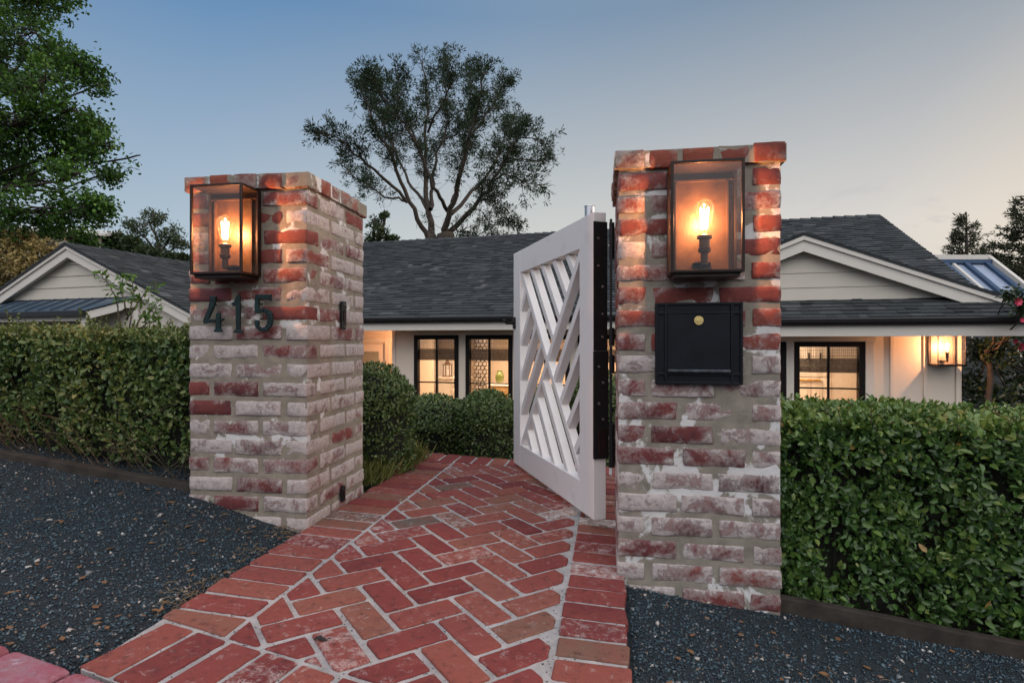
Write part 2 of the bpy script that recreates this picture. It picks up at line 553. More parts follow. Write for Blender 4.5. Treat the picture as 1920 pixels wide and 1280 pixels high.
pts = []
for k in range(125000):
    if rng.random() < .68:
        u, v = UL - .0 - abs(rng.random()) * 2.3, rng.uniform(.75, 2.72)
    else:
        u, v = UR + .01 + rng.random() * 1.6, rng.uniform(.85, 2.2)
    x, y = xy(u, v)
    if y < .9 or abs(x) > y * 1.02 + .1: continue
    if y > 1.9 + 1.2 * rng.random(): continue
    if .085 < u < .53 and v > 2.02 or -1.73 < u < -1.27 and v > 2.5: continue
    if noise.noise((x * 1.6 + 5, y * 1.6, 2)) < -.15 and rng.random() < .55: continue
    pts.append((x, y, gz(x, y) + .012 * (noise.noise((x * 2.3, y * 2.3, 0))) + .002))
pts = np.array(pts)
n = len(pts)
size = .0022 + .0055 * nr.random(n) ** 2.6
big = nr.random(n) < .006
size[big] = nr.uniform(.008, .013, big.sum())
tint = np.clip(nr.beta(1.3, 1.5, n) * .97, 0, .94)
lt = nr.random(n)
tint[lt > .925] = nr.uniform(.90, .98, (lt > .925).sum())
tint[lt > .991] = 1.0
tint[big] = nr.choice([.6, .85, .93, .965, .99, 1.0], big.sum())
pebbles('gravel', pts, size, tint, 'stuff')

# ------------------------------------------------------------------ brick path
JH = .0085     # half a joint


def clip(poly, a, b, off=0.0):
    """keep what lies left of the line a->b (2D), moved inward by off"""
    dx, dy = b[0] - a[0], b[1] - a[1]
    L = math.hypot(dx, dy); nx, ny = -dy / L, dx / L
    dist = lambda p: (p[0] - a[0]) * nx + (p[1] - a[1]) * ny - off
    out = []
    for i in range(len(poly)):
        p, q = poly[i], poly[(i + 1) % len(poly)]
        dp, dq = dist(p), dist(q)
        if dp >= 0: out.append(p)
        if (dp >= 0) != (dq >= 0):
            t = dp / (dp - dq)
            out.append((p[0] + (q[0] - p[0]) * t, p[1] + (q[1] - p[1]) * t))
    return out


def area(p):
    return .5 * sum(p[i][0] * p[(i + 1) % len(p)][1] - p[(i + 1) % len(p)][0] * p[i][1] for i in range(len(p)))


def inset(poly, d):
    """shrink a convex polygon (counter-clockwise)"""
    out = poly
    n = len(poly)
    for i in range(n):
        out = clip(out, poly[i], poly[(i + 1) % n], d)
        if len(out) < 3: return []
    return out


def roundp(poly, r):
    out = []
    n = len(poly)
    for i in range(n):
        a, p, b = Vector(poly[i - 1]), Vector(poly[i]), Vector(poly[(i + 1) % n])
        da, db = a - p, b - p
        ra = min(r, da.length * .35); rb = min(r, db.length * .35)
        q0, q1 = p + da.normalized() * ra, p + db.normalized() * rb
        out += [q0, (q0 + q1) / 2 * .5 + p * .5, q1]
    return [(q[0], q[1]) for q in out]


path = MB()


def paver(poly, lift=None):
    """poly in path coordinates, counter-clockwise"""
    if len(poly) < 3 or area(poly) < .0007: return
    jit = rng.uniform(-.0018, .0018), rng.uniform(-.0018, .0018)
    poly = [(p[0] + jit[0], p[1] + jit[1]) for p in poly]
    lift = rng.uniform(-.0015, .002) if lift is None else lift
    g = rng.random()
    lime = .02 + .10 * rng.random()
    if g > .80: lime = rng.uniform(.16, .27)
    if g > .965: lime = rng.uniform(.34, .48)
    path.cur = (rng.betavariate(1.2, 1.75) if rng.random() > .06 else rng.uniform(.9, 1), lime, rng.random())
    tx, ty = rng.uniform(-.012, .012), rng.uniform(-.012, .012)
    cx = sum(p[0] for p in poly) / len(poly); cy = sum(p[1] for p in poly) / len(poly)
    rings = []
    wob = [rng.uniform(-.0012, .0012) for _ in range(60)]
    for ins, dz in ((0, -.022), (0, .0005), (.0018, .0035), (.005, .005)):
        q = inset(poly, ins) if ins else poly
        if len(q) != len(poly): q = [(cx + (p[0] - cx) * (1 - ins / .05), cy + (p[1] - cy) * (1 - ins / .05)) for p in poly]
        q = roundp(q, .0075 - ins * .7)
        ring = []
        for i, p in enumerate(q):
            p = (p[0] + wob[i % 60], p[1] + wob[(i * 7 + 3) % 60])
            x, y = xy(*p)
            ring.append(path.vert((x, y, pz(x, y) + dz + lift + (p[0] - cx) * tx + (p[1] - cy) * ty)))
        rings.append(ring)
    n = len(rings[0])
    for a, b in zip(rings, rings[1:]):
        for i in range(n):
            path.face((a[i], a[(i + 1) % n], b[(i + 1) % n], b[i]))
    path.face(rings[-1])


INL, INR = -1.008, -.152
SL = -.195


def frontline(u, off=0):
    return 1.14 + off + SL * (u + 1.251)


VF0, VF1 = 3.55, 3.755
fin = .237      # depth of the front border
region = [((INR, 0), (INR, 5)), ((INL, 5), (INL, 0)), ((INL, frontline(INL, fin)), (INR, frontline(INR, fin))), ((0, VF0), (-1, VF0))]
a = .1085
c45 = math.sqrt(.5)
ou, ov = -.58, 2.4
for i in range(-26, 27):
    for j in range(-26, 27):
        s = (i - j) % 4
        if s == 0: x0, x1, y0, y1 = i, i + 2, j, j + 1
        elif s == 3: x0, x1, y0, y1 = i, i + 1, j, j + 2
        else: continue
        q = [(x0 * a + JH, y0 * a + JH), (x1 * a - JH, y0 * a + JH), (x1 * a - JH, y1 * a - JH), (x0 * a + JH, y1 * a - JH)]
        q = [(ou + (p[0] - p[1]) * c45, ov + (p[0] + p[1]) * c45) for p in q]
        for A, B in region:
            q = clip(q, A, B, JH)
            if len(q) < 3: break
        if len(q) >= 3: paver(q)
# side borders: bricks laid across
for (ua, ub, wob) in ((UL, INL, .0), (INR, UR, .03)):
    v = 1.0 + wob
    while v < VF1 + .05:
        w = a + rng.uniform(-.004, .004)
        q = [(ua + rng.uniform(-.006, .006), v + JH), (ub - JH, v + JH), (ub - JH, v + w - JH), (ua + rng.uniform(-.006, .006), v + w - JH)] if ub == INL else \
            [(ua + JH, v + JH), (ub + rng.uniform(-.006, .006), v + JH), (ub + rng.uniform(-.006, .006), v + w - JH), (ua + JH, v + w - JH)]
        q = clip(q, (-2, frontline(-2, fin)), (1, frontline(1, fin)), JH)
        q = clip(q, (0, VF0), (-1, VF0), JH) if len(q) > 2 else q
        if len(q) > 2: paver(q)
        v += w
# front border, square to the kerb
fd = Vector((1, SL)).normalized(); fn = Vector((-fd.y, fd.x))
f0 = Vector((-1.262, frontline(-1.262)))
k = 0
while True:
    s = k * .118
    p = f0 + fd * s
    if p.x > .1: break
    q = [p + fd * JH, p + fd * (.118 - JH), p + fd * (.118 - JH) + fn * (.225), p + fd * JH + fn * (.225)]
    paver([(z.x, z.y) for z in q]); k += 1
# far border
u = UL - .1
while u < UR:
    w = .112 + rng.uniform(-.003, .003)
    paver([(u + JH, VF0 + JH), (u + w - JH, VF0 + JH), (u + w - JH, VF1), (u + JH, VF1)]); u += w
# mortar slab
mo = MB()
outl = [(UL + .006, frontline(UL) - .006), (UR - .006, frontline(UR) - .006), (UR - .006, VF1 - .004), (UL - .1, VF1 - .004), (UL - .1, 3.2), (UL + .006, 3.1)]
nu, nv = 120, 240
ids = {}
for j in range(nv + 1):
    for i in range(nu + 1):
        u = UL + .006 + (UR - UL - .012) * i / nu
        v0 = frontline(u) - .004
        v = v0 + (VF1 - .004 - v0) * j / nv
        x, y = xy(u, v)
        path_z = pz(x, y) - .0012 + .0016 * noise.noise((x * 40, y * 40, 1)) + .001 * noise.noise((x * 11, y * 11, 4))
        ids[i, j] = (x, y, path_z)
base = len(path.v)
path.cur = (.5, 0, 0); path.mi = 1
for j in range(nv + 1):
    for i in range(nu + 1): path.vert(ids[i, j])
for j in range(nv):
    for i in range(nu):
        b = base + j * (nu + 1) + i
        path.face((b, b + 1, b + nu + 2, b + nu + 1))
# sides of the slab
ring = [ids[i, 0] for i in range(nu + 1)] + [ids[nu, j] for j in range(1, nv + 1)] + [ids[i, nv] for i in range(nu - 1, -1, -1)] + [ids[0, j] for j in range(nv - 1, 0, -1)]
for p, q in zip(ring, ring[1:] + ring[:1]):
    path.poly([(p[0], p[1], p[2] - .09), (q[0], q[1], q[2] - .09), q, p])
tag(path.build('brick_path', [M['paver'], M['bed']]), kind='structure')

# pink kerb bricks along the street
kb = MB()
k0 = Vector((-1.034, 1.312)); kd = Vector((math.cos(R(-20)), math.sin(R(-20)))); kn = Vector((kd.y, -kd.x))
for k in range(-7, 6):
    kb.cur = (rng.random(), rng.uniform(.2, .42), rng.random())
    s = k * .222 + .02
    q = [k0 + kd * s + kn * .12, k0 + kd * (s + .208) + kn * .12, k0 + kd * (s + .208), k0 + kd * s]
    q = [(p.x, p.y) for p in q]
    rings = []
    for ins, z in ((0, -.10), (0, .006), (.004, .012), (.010, .015)):
        qq = roundp(inset(q, ins) if ins else q, .016)
        rings.append([kb.vert((p[0] + .002 * noise.noise((p[0] * 30, p[1] * 30, z)), p[1], pz(p[0], p[1]) + z + .003 * noise.noise((p[0] * 20, p[1] * 20, 3)))) for p in qq])
    n = len(rings[0])
    for A, B in zip(rings, rings[1:]):
        for i in range(n): kb.face((A[i], A[(i + 1) % n], B[(i + 1) % n], B[i]))
    kb.face(rings[-1])
tag(kb.build('kerb', M['kerb']), kind='structure')


# ------------------------------------------------------------------ brick gate pillars
def rbrick(mb, c, h, seed, amp=.0026, chip=.010):
    """a worn brick: box c +- h with rounded, chipped edges"""
    nx, ny, nz = (max(3, int(h[i] / .017)) for i in range(3))
    def grid(n): return [-1, -.9] + [-.9 + 1.8 * i / n for i in range(1, n)] + [.9, 1]
    g = [grid(nx), grid(ny), grid(nz)]
    r = .0058
    done = {}; c0 = mb.cur
    def P(i, j, k):
        key = (i, j, k)
        if key in done: return done[key]
        p = [g[0][i] * h[0], g[1][j] * h[1], g[2][k] * h[2]]
        q = [max(-(h[a] - r), min(h[a] - r, p[a])) for a in range(3)]
        d = Vector([p[a] - q[a] for a in range(3)])
        if d.length > 1e-6:
            d = d.normalized() * r
        w = Vector((q[0] + d.x, q[1] + d.y, q[2] + d.z))
        e = sum(1 for a in range(3) if abs(p[a]) > h[a] * .88)
        wn = Vector((w.x * 26 + seed * 13, w.y * 26 - seed * 7, w.z * 26 + seed * 5))
        nn = noise.noise(wn); n2 = noise.noise(wn * 2.7 + Vector((3, 1, 8)))
        f = 1.0
        if e >= 2:
            f = -max(0, nn + .15) * chip
            w += w.normalized() * f
        dirn = Vector([p[a] / h[a] if abs(p[a]) > h[a] * .95 else 0 for a in range(3)])
        w += dirn * (nn * amp + n2 * amp * .55)
        w.z += .0035 * noise.noise((c[0] * 3 + w.x * 7 + seed, c[1] * 5 + w.y * 7, seed * 3.1))
        mb.cur = (c0[0], min(1, c0[1] + max(0, .10 + .22 * n2)) if e >= 2 else max(0, c0[1] - .02), c0[2])
        done[key] = mb.vert((c[0] + w.x, c[1] + w.y, c[2] + w.z))
        mb.cur = c0
        return done[key]
    X, Y, Z = len(g[0]) - 1, len(g[1]) - 1, len(g[2]) - 1
    for i in range(X):
        for j in range(Y):
            mb.face((P(i, j, 0), P(i, j + 1, 0), P(i + 1, j + 1, 0), P(i + 1, j, 0)))
            mb.face((P(i, j, Z), P(i + 1, j, Z), P(i + 1, j + 1, Z), P(i, j + 1, Z)))
    for i in range(X):
        for k in range(Z):
            mb.face((P(i, 0, k), P(i + 1, 0, k), P(i + 1, 0, k + 1), P(i, 0, k + 1)))
            mb.face((P(i, Y, k), P(i, Y, k + 1), P(i + 1, Y, k + 1), P(i + 1, Y, k)))
    for j in range(Y):
        for k in range(Z):
            mb.face((P(0, j, k), P(0, j, k + 1), P(0, j + 1, k + 1), P(0, j + 1, k)))
            mb.face((P(X, j, k), P(X, j + 1, k), P(X, j + 1, k + 1), P(X, j, k + 1)))


def make_pillar(label, corner, theta, W, D, top, bottom, startA, mortar, lime_glow):
    """corner = front corner nearest the path edge given as (x, y) of the FRONT-LEFT corner"""
    u = Vector((math.cos(theta), -math.sin(theta))); v = Vector((math.sin(theta), math.cos(theta)))
    t = thing('gate_pillar', label, 'pillar', (corner[0], corner[1], bottom), -theta, 'brick gate pillars')
    bm = MB()
    c = .0805; bh = .0308; L = .2035; H = .0975
    row = 0
    z = top - .066 - c / 2
    e = .005
    while z > bottom - .05:
        A = (row % 2 == 0) == startA
        zz = z + rng.uniform(-.002, .002)
        mxL, myL = W - 2 * L - H - .036, D - 2 * L - H - .036
        # four corner stretchers and four middle ones, turning the other way each course
        j = lambda: rng.uniform(-.004, .004)
        LA = L + rng.uniform(-.004, .002)
        blocks = []
        half = H / 2
        if A:   # front: header, stretcher, stretcher
            blocks += [(0, H, 0, L), (H + .018 + j(), W - L - .018, 0, H), (W - L + j(), W, 0, H)]
            blocks += [(W - H, W, H + .018, D - L - .018 + j()), (W - H, W, D - L + j(), D)]
            blocks += [(W - H - .018 - L, W - H - .018, D - H, D), (0, L, D - H, D)]
            blocks += [(0, H, L + .018, D - H - .018)]
        else:   # front: stretcher, stretcher, header
            blocks += [(0, L + j(), 0, H), (L + .018 + j(), W - H - .018, 0, H), (W - H + j(), W, 0, L)]
            blocks += [(W - H, W, L + .018, D - H - .018 + j()), (W - L, W, D - H, D)]
            blocks += [(L + .018, W - L - .018, D - H, D), (0, H, D - L, D)]
            blocks += [(0, H, H + .018, D - L - .018)]
        for (x0, x1, y0, y1) in blocks:
            if x1 - x0 < .02 or y1 - y0 < .02: continue
            dx = rng.uniform(-.003, .003); dy = rng.uniform(-.003, .003)
            cx, cy = (x0 + x1) / 2 + dx, (y0 + y1) / 2 + dy
            lo_, hi_, pr_, hue0, hue1 = lime_glow(cx / W, cy / D, (z - bottom) / (top - bottom))
            am = rng.gauss(hi_, .07) if rng.random() < pr_ else rng.gauss(lo_, .09)
            bm.cur = (min(1, max(0, rng.uniform(hue0, hue1))), max(0, min(1, am)), rng.random())
            rbrick(bm, (cx, cy, zz), ((x1 - x0) / 2, (y1 - y0) / 2, bh + rng.uniform(-.002, .0015)), rng.random() * 50)
        z -= c; row += 1
    bm.build('brickwork', M['brick'], t, shade=True)
    # mortar core with slumped, uneven joints
    mo = MB()
    nn = 34; nz = 110
    ins = .0048
    z0, z1 = bottom - .05, top - .062
    def side(p0, p1):
        g = [[None] * (nn + 1) for _ in range(nz + 1)]
        dn = Vector((p1[1] - p0[1], -(p1[0] - p0[0]))).normalized()
        for k in range(nz + 1):
            for i in range(nn + 1):
                f = i / nn
                x, y, zz = p0[0] + (p1[0] - p0[0]) * f, p0[1] + (p1[1] - p0[1]) * f, z0 + (z1 - z0) * k / nz
                d = .0022 * noise.noise((x * 30, y * 30, zz * 30)) + .0028 * noise.noise((x * 9 + 3, y * 9, zz * 9))
                if 0 < i < nn: x += dn.x * d; y += dn.y * d
                g[k][i] = mo.vert((x, y, zz))
        for k in range(nz):
            for i in range(nn): mo.face((g[k][i], g[k][i + 1], g[k + 1][i + 1], g[k + 1][i]))
    cs = [(ins, ins), (W - ins, ins), (W - ins, D - ins), (ins, D - ins)]
    for i in range(4): side(cs[i], cs[(i + 1) % 4])
    mo.poly([(p[0], p[1], z1) for p in cs])
    mo.build('mortar', mortar, t)
    # cap: a course of headers standing proud
    cp = MB()
    o = .015
    x0, x1, y0, y1 = -o, W + o, -o, D + o
    zc = top - .033
    n = 5
    pw = (x1 - x0) / n
    for k in range(n):
        for (ya, yb) in ((y0, y0 + .10), (y1 - .10, y1)):
            cp.cur = (rng.random(), rng.uniform(.0, .42), rng.random())
            cx = x0 + pw * (k + .5)
            rbrick(cp, (cx, (ya + yb) / 2 + rng.uniform(-.004, .004), zc + rng.uniform(-.004, .004)), (pw / 2 - .0055, (yb - ya) / 2, .033), rng.random() * 50, .003, .009)
    n2 = 4
    pd = (y1 - y0 - .2 - .014) / n2
    for k in range(n2):
        for (xa, xb) in ((x0, x0 + .19), (x1 - .19, x1)):
            cp.cur = (rng.random(), rng.uniform(.1, .5), rng.random())
            cy = y0 + .107 + pd * (k + .5)
            rbrick(cp, ((xa + xb) / 2 + rng.uniform(-.004, .004), cy, zc + rng.uniform(-.004, .004)), ((xb - xa) / 2, pd / 2 - .006, .033), rng.random() * 50, .003, .009)
    cp.cur = (.5, .3, .2)
    cobj = cp.build('cap', M['cap'], t, shade=True)
    mm = MB()
    mm.box(x0 + .004, x1 - .004, y0 + .004, y1 - .004, top - .062, top - .004)
    mm.build('cap_mortar', M['mortar'], cobj)
    return t


THL, THR = R(8.6), R(9.5)
WL, DL = .548, .575
flx, fly = -.853 - WL * math.cos(THL), 2.333 + WL * math.sin(THL)
lime_glowL = lambda a, b, h: (.42, .62, .62, .35, .8) if a > .8 and b > .12 else ((.17, .38, .42, .48, .78) if h > .60 else (.31, .56, .55, .05, .55))  # upper bricks of both pillars redder, lantern glow partly put into their colour
lime_glowR = lambda a, b, h: (.15, .36, .40, .5, .78) if h > .60 else (.32, .54, .55, .05, .55)
pillL = make_pillar('lime washed brick gate pillar carrying the numerals and a lantern', (flx, fly), THL, WL, DL, 1.535, -.12, True, M['mortar'], lime_glowL)
pillR = make_pillar('lime washed brick gate pillar carrying the black mailbox beside the white gate', (.373, 1.98), THR, .546, .546, 1.497, -.20, False, M['mortar_limed'], lime_glowR)


# ------------------------------------------------------------------ wall lanterns
def make_lantern(label, loc, rotz, w, h, d, power, lampcol=(1, .43, .18), holder='upright', rear=.024, group='square glass lanterns', back='backplate'):
    """loc: middle of the bottom edge against the wall; local -y points away from the wall"""
    t = thing('wall_lantern', label, 'lantern', loc, rotz, group)
    f = MB(); zb = loc[2]; b = .0095
    X0, X1, Y0, Y1, Z0, Z1 = -w / 2, w / 2, -d, -.002, zb, zb + h
    for x in (X0, X1 - b):
        f.box(x, x + b, Y0, Y0 + b, Z0 + .0, Z1)
        f.box(x + .0005, x + b - .0005, Y1 - rear, Y1, Z0, Z1)
    for z in (Z0, Z1 - b):
        f.box(X0 + b, X1 - b, Y0 + .0004, Y0 + b - .0004, z, z + b)
        for x in (X0, X1 - b):
            f.box(x, x + b, Y0 + b, Y1 - rear, z, z + b)
    f.box(X0 + b, X1 - b, Y0 + b, Y1 - .001, Z0 - .004, Z0 + .004)      # tray
    f.box(X0 + .012, X1 - .012, Y0 + .012, Y1 - .001, Z0 - .014, Z0 - .0045)
    f.box(X0 + b, X1 - b, Y0 + b, Y1 - .001, Z1 - .006, Z1 - .0005)      # lid
    f.build('frame', M['bronze'], t, bevel=.0012)
    bp = MB(); bp.box(X0 + b + .0005, X1 - b - .0005, Y1 - .012, Y1 - .0005, Z0 + .0045, Z1 - .0065)
    for z in (Z1 - .04,):
        bp.box(X0 + .012, X1 - .012, Y1 - .022, Y1 - .0125, z, z + .006)
    for x in (X0 + .028, X1 - .034):
        bp.box(x, x + .006, Y1 - .024, Y1 - .0125, Z0 + .006, Z1 - .0415)
    bp.build('back_plate', M[back], t)
    g = MB()
    e = .0045
    g.box(X0 + b, X1 - b, Y0 + e, Y0 + e + .002, Z0 + b, Z1 - b)
    for x in (X0 + e, X1 - e - .002):
        g.box(x, x + .002, Y0 + b, Y1 - rear, Z0 + b, Z1 - b)
    g.build('glass_panes', M['lampglass'], t)
    cy = -d * .56
    hold = MB()
    zs = Z0 + h * .33
    hold.tube([(0, Y1 - .012, Z0 + h * .10), (0, cy - .0, Z0 + h * .10)], .009, 10)
    hold.tube([(0, cy, Z0 + h * .085), (0, cy, zs)], [.011, .014], 12)
    hold.lathe([(.019, 0), (.021, .012), (.017, .016), (.017, h * .12), (.024, h * .125), (.024, h * .15), (.020, h * .16)], (0, cy, zs - h * .13), 18)
    hold.lathe([(.030, -.002), (.030, .002)], (0, Y1 - .016, Z0 + h * .12), 16)
    hold.build('lamp_holder', M['backplate'], t, shade=False)
    bulb = MB(); k = h / .36
    prof = [(.013, 0), (.0145, .012), (.018, .030), (.025, .055), (.0305, .078), (.032, .090), (.0305, .101), (.024, .113), (.012, .121), (.003, .124)]
    bulb.lathe([(r * k, z * k) for r, z in prof], (0, cy, zs + h * .015), 24)
    bo = bulb.build('bulb', M['bulbglass'], t, shade=True)
    fi = MB()
    zc = zs + h * .015
    for q in range(7):
        an = 2 * math.pi * q / 7
        r0, r1 = .0090 * k, .0140 * k
        fi.tube([(r0 * math.cos(an), cy + r0 * math.sin(an), zc + .024 * k), (r1 * math.cos(an), cy + r1 * math.sin(an), zc + .095 * k)], .0017 * k, 5)
    fi.build('filament', M['filament'], bo)
    ld = bpy.data.lights.new('lantern_light', 'POINT'); ld.energy = power; ld.color = lampcol; ld.shadow_soft_size = .010 * k
    lo = bpy.data.objects.new('lantern_light', ld); col.objects.link(lo); lo.parent = t; lo.location = (0, cy, zc - loc[2] + .062 * k)
    return t


def on(theta, corner, W):
    u = Vector((math.cos(theta), -math.sin(theta)))
    return lambda s, out=0.0: (corner[0] + u.x * s - math.sin(theta) * out, corner[1] + u.y * s - math.cos(theta) * out)


onL = on(THL, (flx, fly), WL); onR = on(THR, (.373, 1.98), .546)
LAMP_W = 25
p = onL(WL - .3166, .006); make_lantern('square bronze glass lantern glowing above the numerals', (p[0], p[1], 1.098), -THL, .228, .362, .135, LAMP_W)
p = onR(.281, .006); make_lantern('square bronze glass lantern glowing above the black mailbox', (p[0], p[1], 1.050), -THR, .228, .362, .135, LAMP_W)

# ------------------------------------------------------------------ mailbox
p = onR(.272, .004)
mt = thing('mailbox', 'flat black wall mailbox with a round brass lock on the pillar', 'mailbox', (p[0], p[1], .681), -THR)
x0, x1, z0, z1 = -.144, .144, .681, .961
b_ = MB()
b_.box(x0, x1, -.014, .0, z0, z1)
for x in (x0, x0 + .031, x1 - .040, x1 - .009):
    b_.box(x, x + .009, -.0205, -.0142, z0, z1)
for z in (z0, z0 + .031, z1 - .040, z1 - .009):
    b_.box(x0 + .0003, x1 - .0003, -.0195, -.0143, z, z + .009)
b_.build('frame', M['lid'], mt, bevel=.0015)
d_ = MB(); d_.box(x0 + .0405, x1 - .0405, -.0185, -.0146, z0 + .0405, z1 - .0405)
door = d_.build('door', M['lid'], mt, bevel=.0015)
l_ = MB(); l_.box(x0 + .0405, x1 - .0405, -.030, -.0187, z0 + .040, z0 + .052); l_.build('lip', M['worn'], door, bevel=.004)
k_ = MB(); zc = z1 - .062
ring = [(.0155 * math.cos(2 * math.pi * i / 24), 0, .0155 * math.sin(2 * math.pi * i / 24)) for i in range(24)]
k_.prism([(q[0], -.0186, zc + q[2]) for q in ring], (0, -.005, 0))
k_.prism([(q[0] * .45, -.0237, zc + q[2] * .45) for q in ring], (0, -.0025, 0))
k_.build('lock', M['brass'], door, bevel=.001)

# ------------------------------------------------------------------ house numerals 4 1 5
UX, UZ = 3.08e-4, 2.84e-4
ncx = 930


def numeral(label, polys, cxp):
    s = WL - (577 - (340 + cxp / 8)) / 225 * WL
    p = onL(s, .020)
    zt = CZ + (640 - (520 + 285 / 8)) * 2.375 / F
    t = thing('house_numeral', label, 'numeral', (p[0], p[1], zt - .155), -THL, 'verdigris house numerals')
    mbn = MB()
    for pl in polys:
        pts = [((q[0] - cxp) * UX, -.003, zt - (q[1] - 285) * UZ) for q in pl]
        mbn.prism(pts, (0, -.012, 0))
    mbn.build('face', M['verdigris'], t, bevel=.0025)
    for q in (polys[0][0], polys[-1][-1]):
        st = MB()
        x, z = (q[0] - cxp) * UX, zt - (q[1] - 285) * UZ
        st.tube([(x * .6, -.003, z * .5 + (zt - .07) * .5), (x * .6, .02, z * .5 + (zt - .07) * .5)], .003, 6)
        st.build('pin', M['bronze'], t)


def strip(pts, ws):
    """polygon pieces of a stroke"""
    out = []
    L_, R_ = [], []
    for i, p in enumerate(pts):
        a_ = Vector(pts[max(i - 1, 0)]); b2 = Vector(pts[min(i + 1, len(pts) - 1)])
        d = (b2 - a_).normalized(); nrm = Vector((-d.y, d.x))
        L_.append(Vector(p) + nrm * ws[i] / 2); R_.append(Vector(p) - nrm * ws[i] / 2)
    for i in range(len(pts) - 1):
        out.append([tuple(L_[i]), tuple(L_[i + 1]), tuple(R_[i + 1]), tuple(R_[i])])
    return out


four = strip([(558, 285), (548, 370), (522, 460), (478, 560), (436, 655), (430, 692)], [92, 88, 80, 70, 64, 46])
four += [[(460, 615), (590, 628), (590, 672), (440, 690)], [(665, 632), (715, 612), (712, 640), (665, 674)]]
four += [[(602, 545), (628, 522), (655, 530), (666, 560), (664, 760), (592, 760)], [(592, 760), (664, 760), (690, 800), (688, 818), (568, 818), (566, 800)]]
one = [[(900, 300), (925, 266), (950, 266), (964, 290), (964, 775), (902, 775)], [(902, 775), (964, 775), (1000, 812), (998, 832), (866, 832), (864, 812)], [(902, 300), (902, 430), (868, 436), (832, 402), (850, 380), (876, 372)]]
five = [[(1188, 272), (1405, 268), (1405, 348), (1188, 336)], [(1405, 268), (1425, 262), (1430, 362), (1405, 362)], [(1188, 336), (1248, 338), (1246, 500), (1210, 548), (1188, 535)]]
arc = [(1228, 528), (1268, 505), (1320, 498), (1372, 520), (1404, 572), (1412, 640), (1398, 710), (1362, 765), (1312, 790), (1262, 776), (1226, 742), (1208, 700)]
five += strip(arc, [40, 52, 60, 70, 78, 80, 78, 70, 60, 56, 56, 56])
five += [[(1176, 690), (1184, 655), (1212, 640), (1242, 650), (1254, 680), (1240, 706), (1200, 716)]]
numeral('verdigris numeral 4 on the lime washed pillar', four, 560)
numeral('verdigris numeral 1 on the lime washed pillar', one, 930)
numeral('verdigris numeral 5 on the lime washed pillar', five, 1315)

# ------------------------------------------------------------------ latch keeper and drain on the pillar's inner face
fr = (flx + WL * math.cos(THL), fly - WL * math.sin(THL))
sv = Vector((math.sin(THL), math.cos(THL)))


def inner(s): return (fr[0] + sv.x * s, fr[1] + sv.y * s)


p = inner(.322)
t = thing('latch_keeper', 'slim black strike plate screwed to the pale brick', 'strike plate', (p[0], p[1], .885), -THL)
q = MB(); q.box(.002, .012, -.022, .022, .885, 1.017); q.build('plate', M['black'], t, bevel=.002)
q = MB(); q.box(.0122, .0145, -.012, .012, .925, .975); q.build('slot_frame', M['bronze'], t)
for z in (.898, 1.003):
    q = MB(); q.tube([(.0118, 0, z), (.0150, 0, z)], .004, 8); q.build('screw', M['steel'], t)
p = inner(.315)
t = thing('bolt_keeper', 'small black arched iron keeper low on the brick pillar', 'bolt keeper', (p[0], p[1], .075), -THL)
q = MB()
pts = [(-.016, .075), (.016, .075), (.016, .135)] + [(.016 * math.cos(a2), .135 + .016 * math.sin(a2)) for a2 in (.5, 1.05, 1.57, 2.1, 2.64)] + [(-.016, .135)]
q.prism([(.002, y, z) for y, z in pts], (.012, 0, 0)); q.build('housing', M['black'], t, bevel=.002)
q = MB(); q.box(.0142, .0165, -.007, .007, .085, .125); q.build('slot', M['bronze'], t)

# ------------------------------------------------------------------ white gate, swung open
GA = Vector((.356, 2.445)); GB = Vector((.010, 3.620))
gd = (GB - GA).normalized(); GLn = (GB - GA).length
# local: x along the gate from hinge to latch, y toward the camera's side negative, thickness to +x world
gang = math.atan2(gd.y, gd.x)
gz0, gz1 = CZ - .780, CZ + .566
gt = thing('garden_gate', 'open white timber gate with a diagonal lattice between the brick pillars', 'gate', (GA.x, GA.y, gz0), gang)
T = .060
S, RH = .155, .138
# local y: left of the direction of travel is the face the camera sees -> face at y = 0, body at y < 0
fr_ = MB()
fr_.box(0, S, -T, 0, gz0, gz1); fr_.build('stile', M['white'], gt, bevel=.003)
fr_ = MB(); fr_.box(GLn - .14, GLn, -T, 0, gz0, gz1); fr_.build('stile', M['white'], gt, bevel=.003)
fr_ = MB(); fr_.box(S + .0008, GLn - .1408, -T + .001, -.001, gz1 - RH, gz1 - .0005); fr_.build('rail', M['white'], gt, bevel=.002)
fr_ = MB(); fr_.box(S + .0008, GLn - .1408, -T + .001, -.001, gz0 + .0005, gz0 + RH); fr_.build('rail', M['white'], gt, bevel=.002)
px0, px1, pz0, pz1 = S, GLn - .14, gz0 + RH, gz1 - RH     # opening; U runs from latch side (0) to hinge side (1)
OW, OH = px1 - px0, pz1 - pz0


def GP(U, Vv, y): return Vector((px1 - U * OW, y, pz0 + Vv * OH))


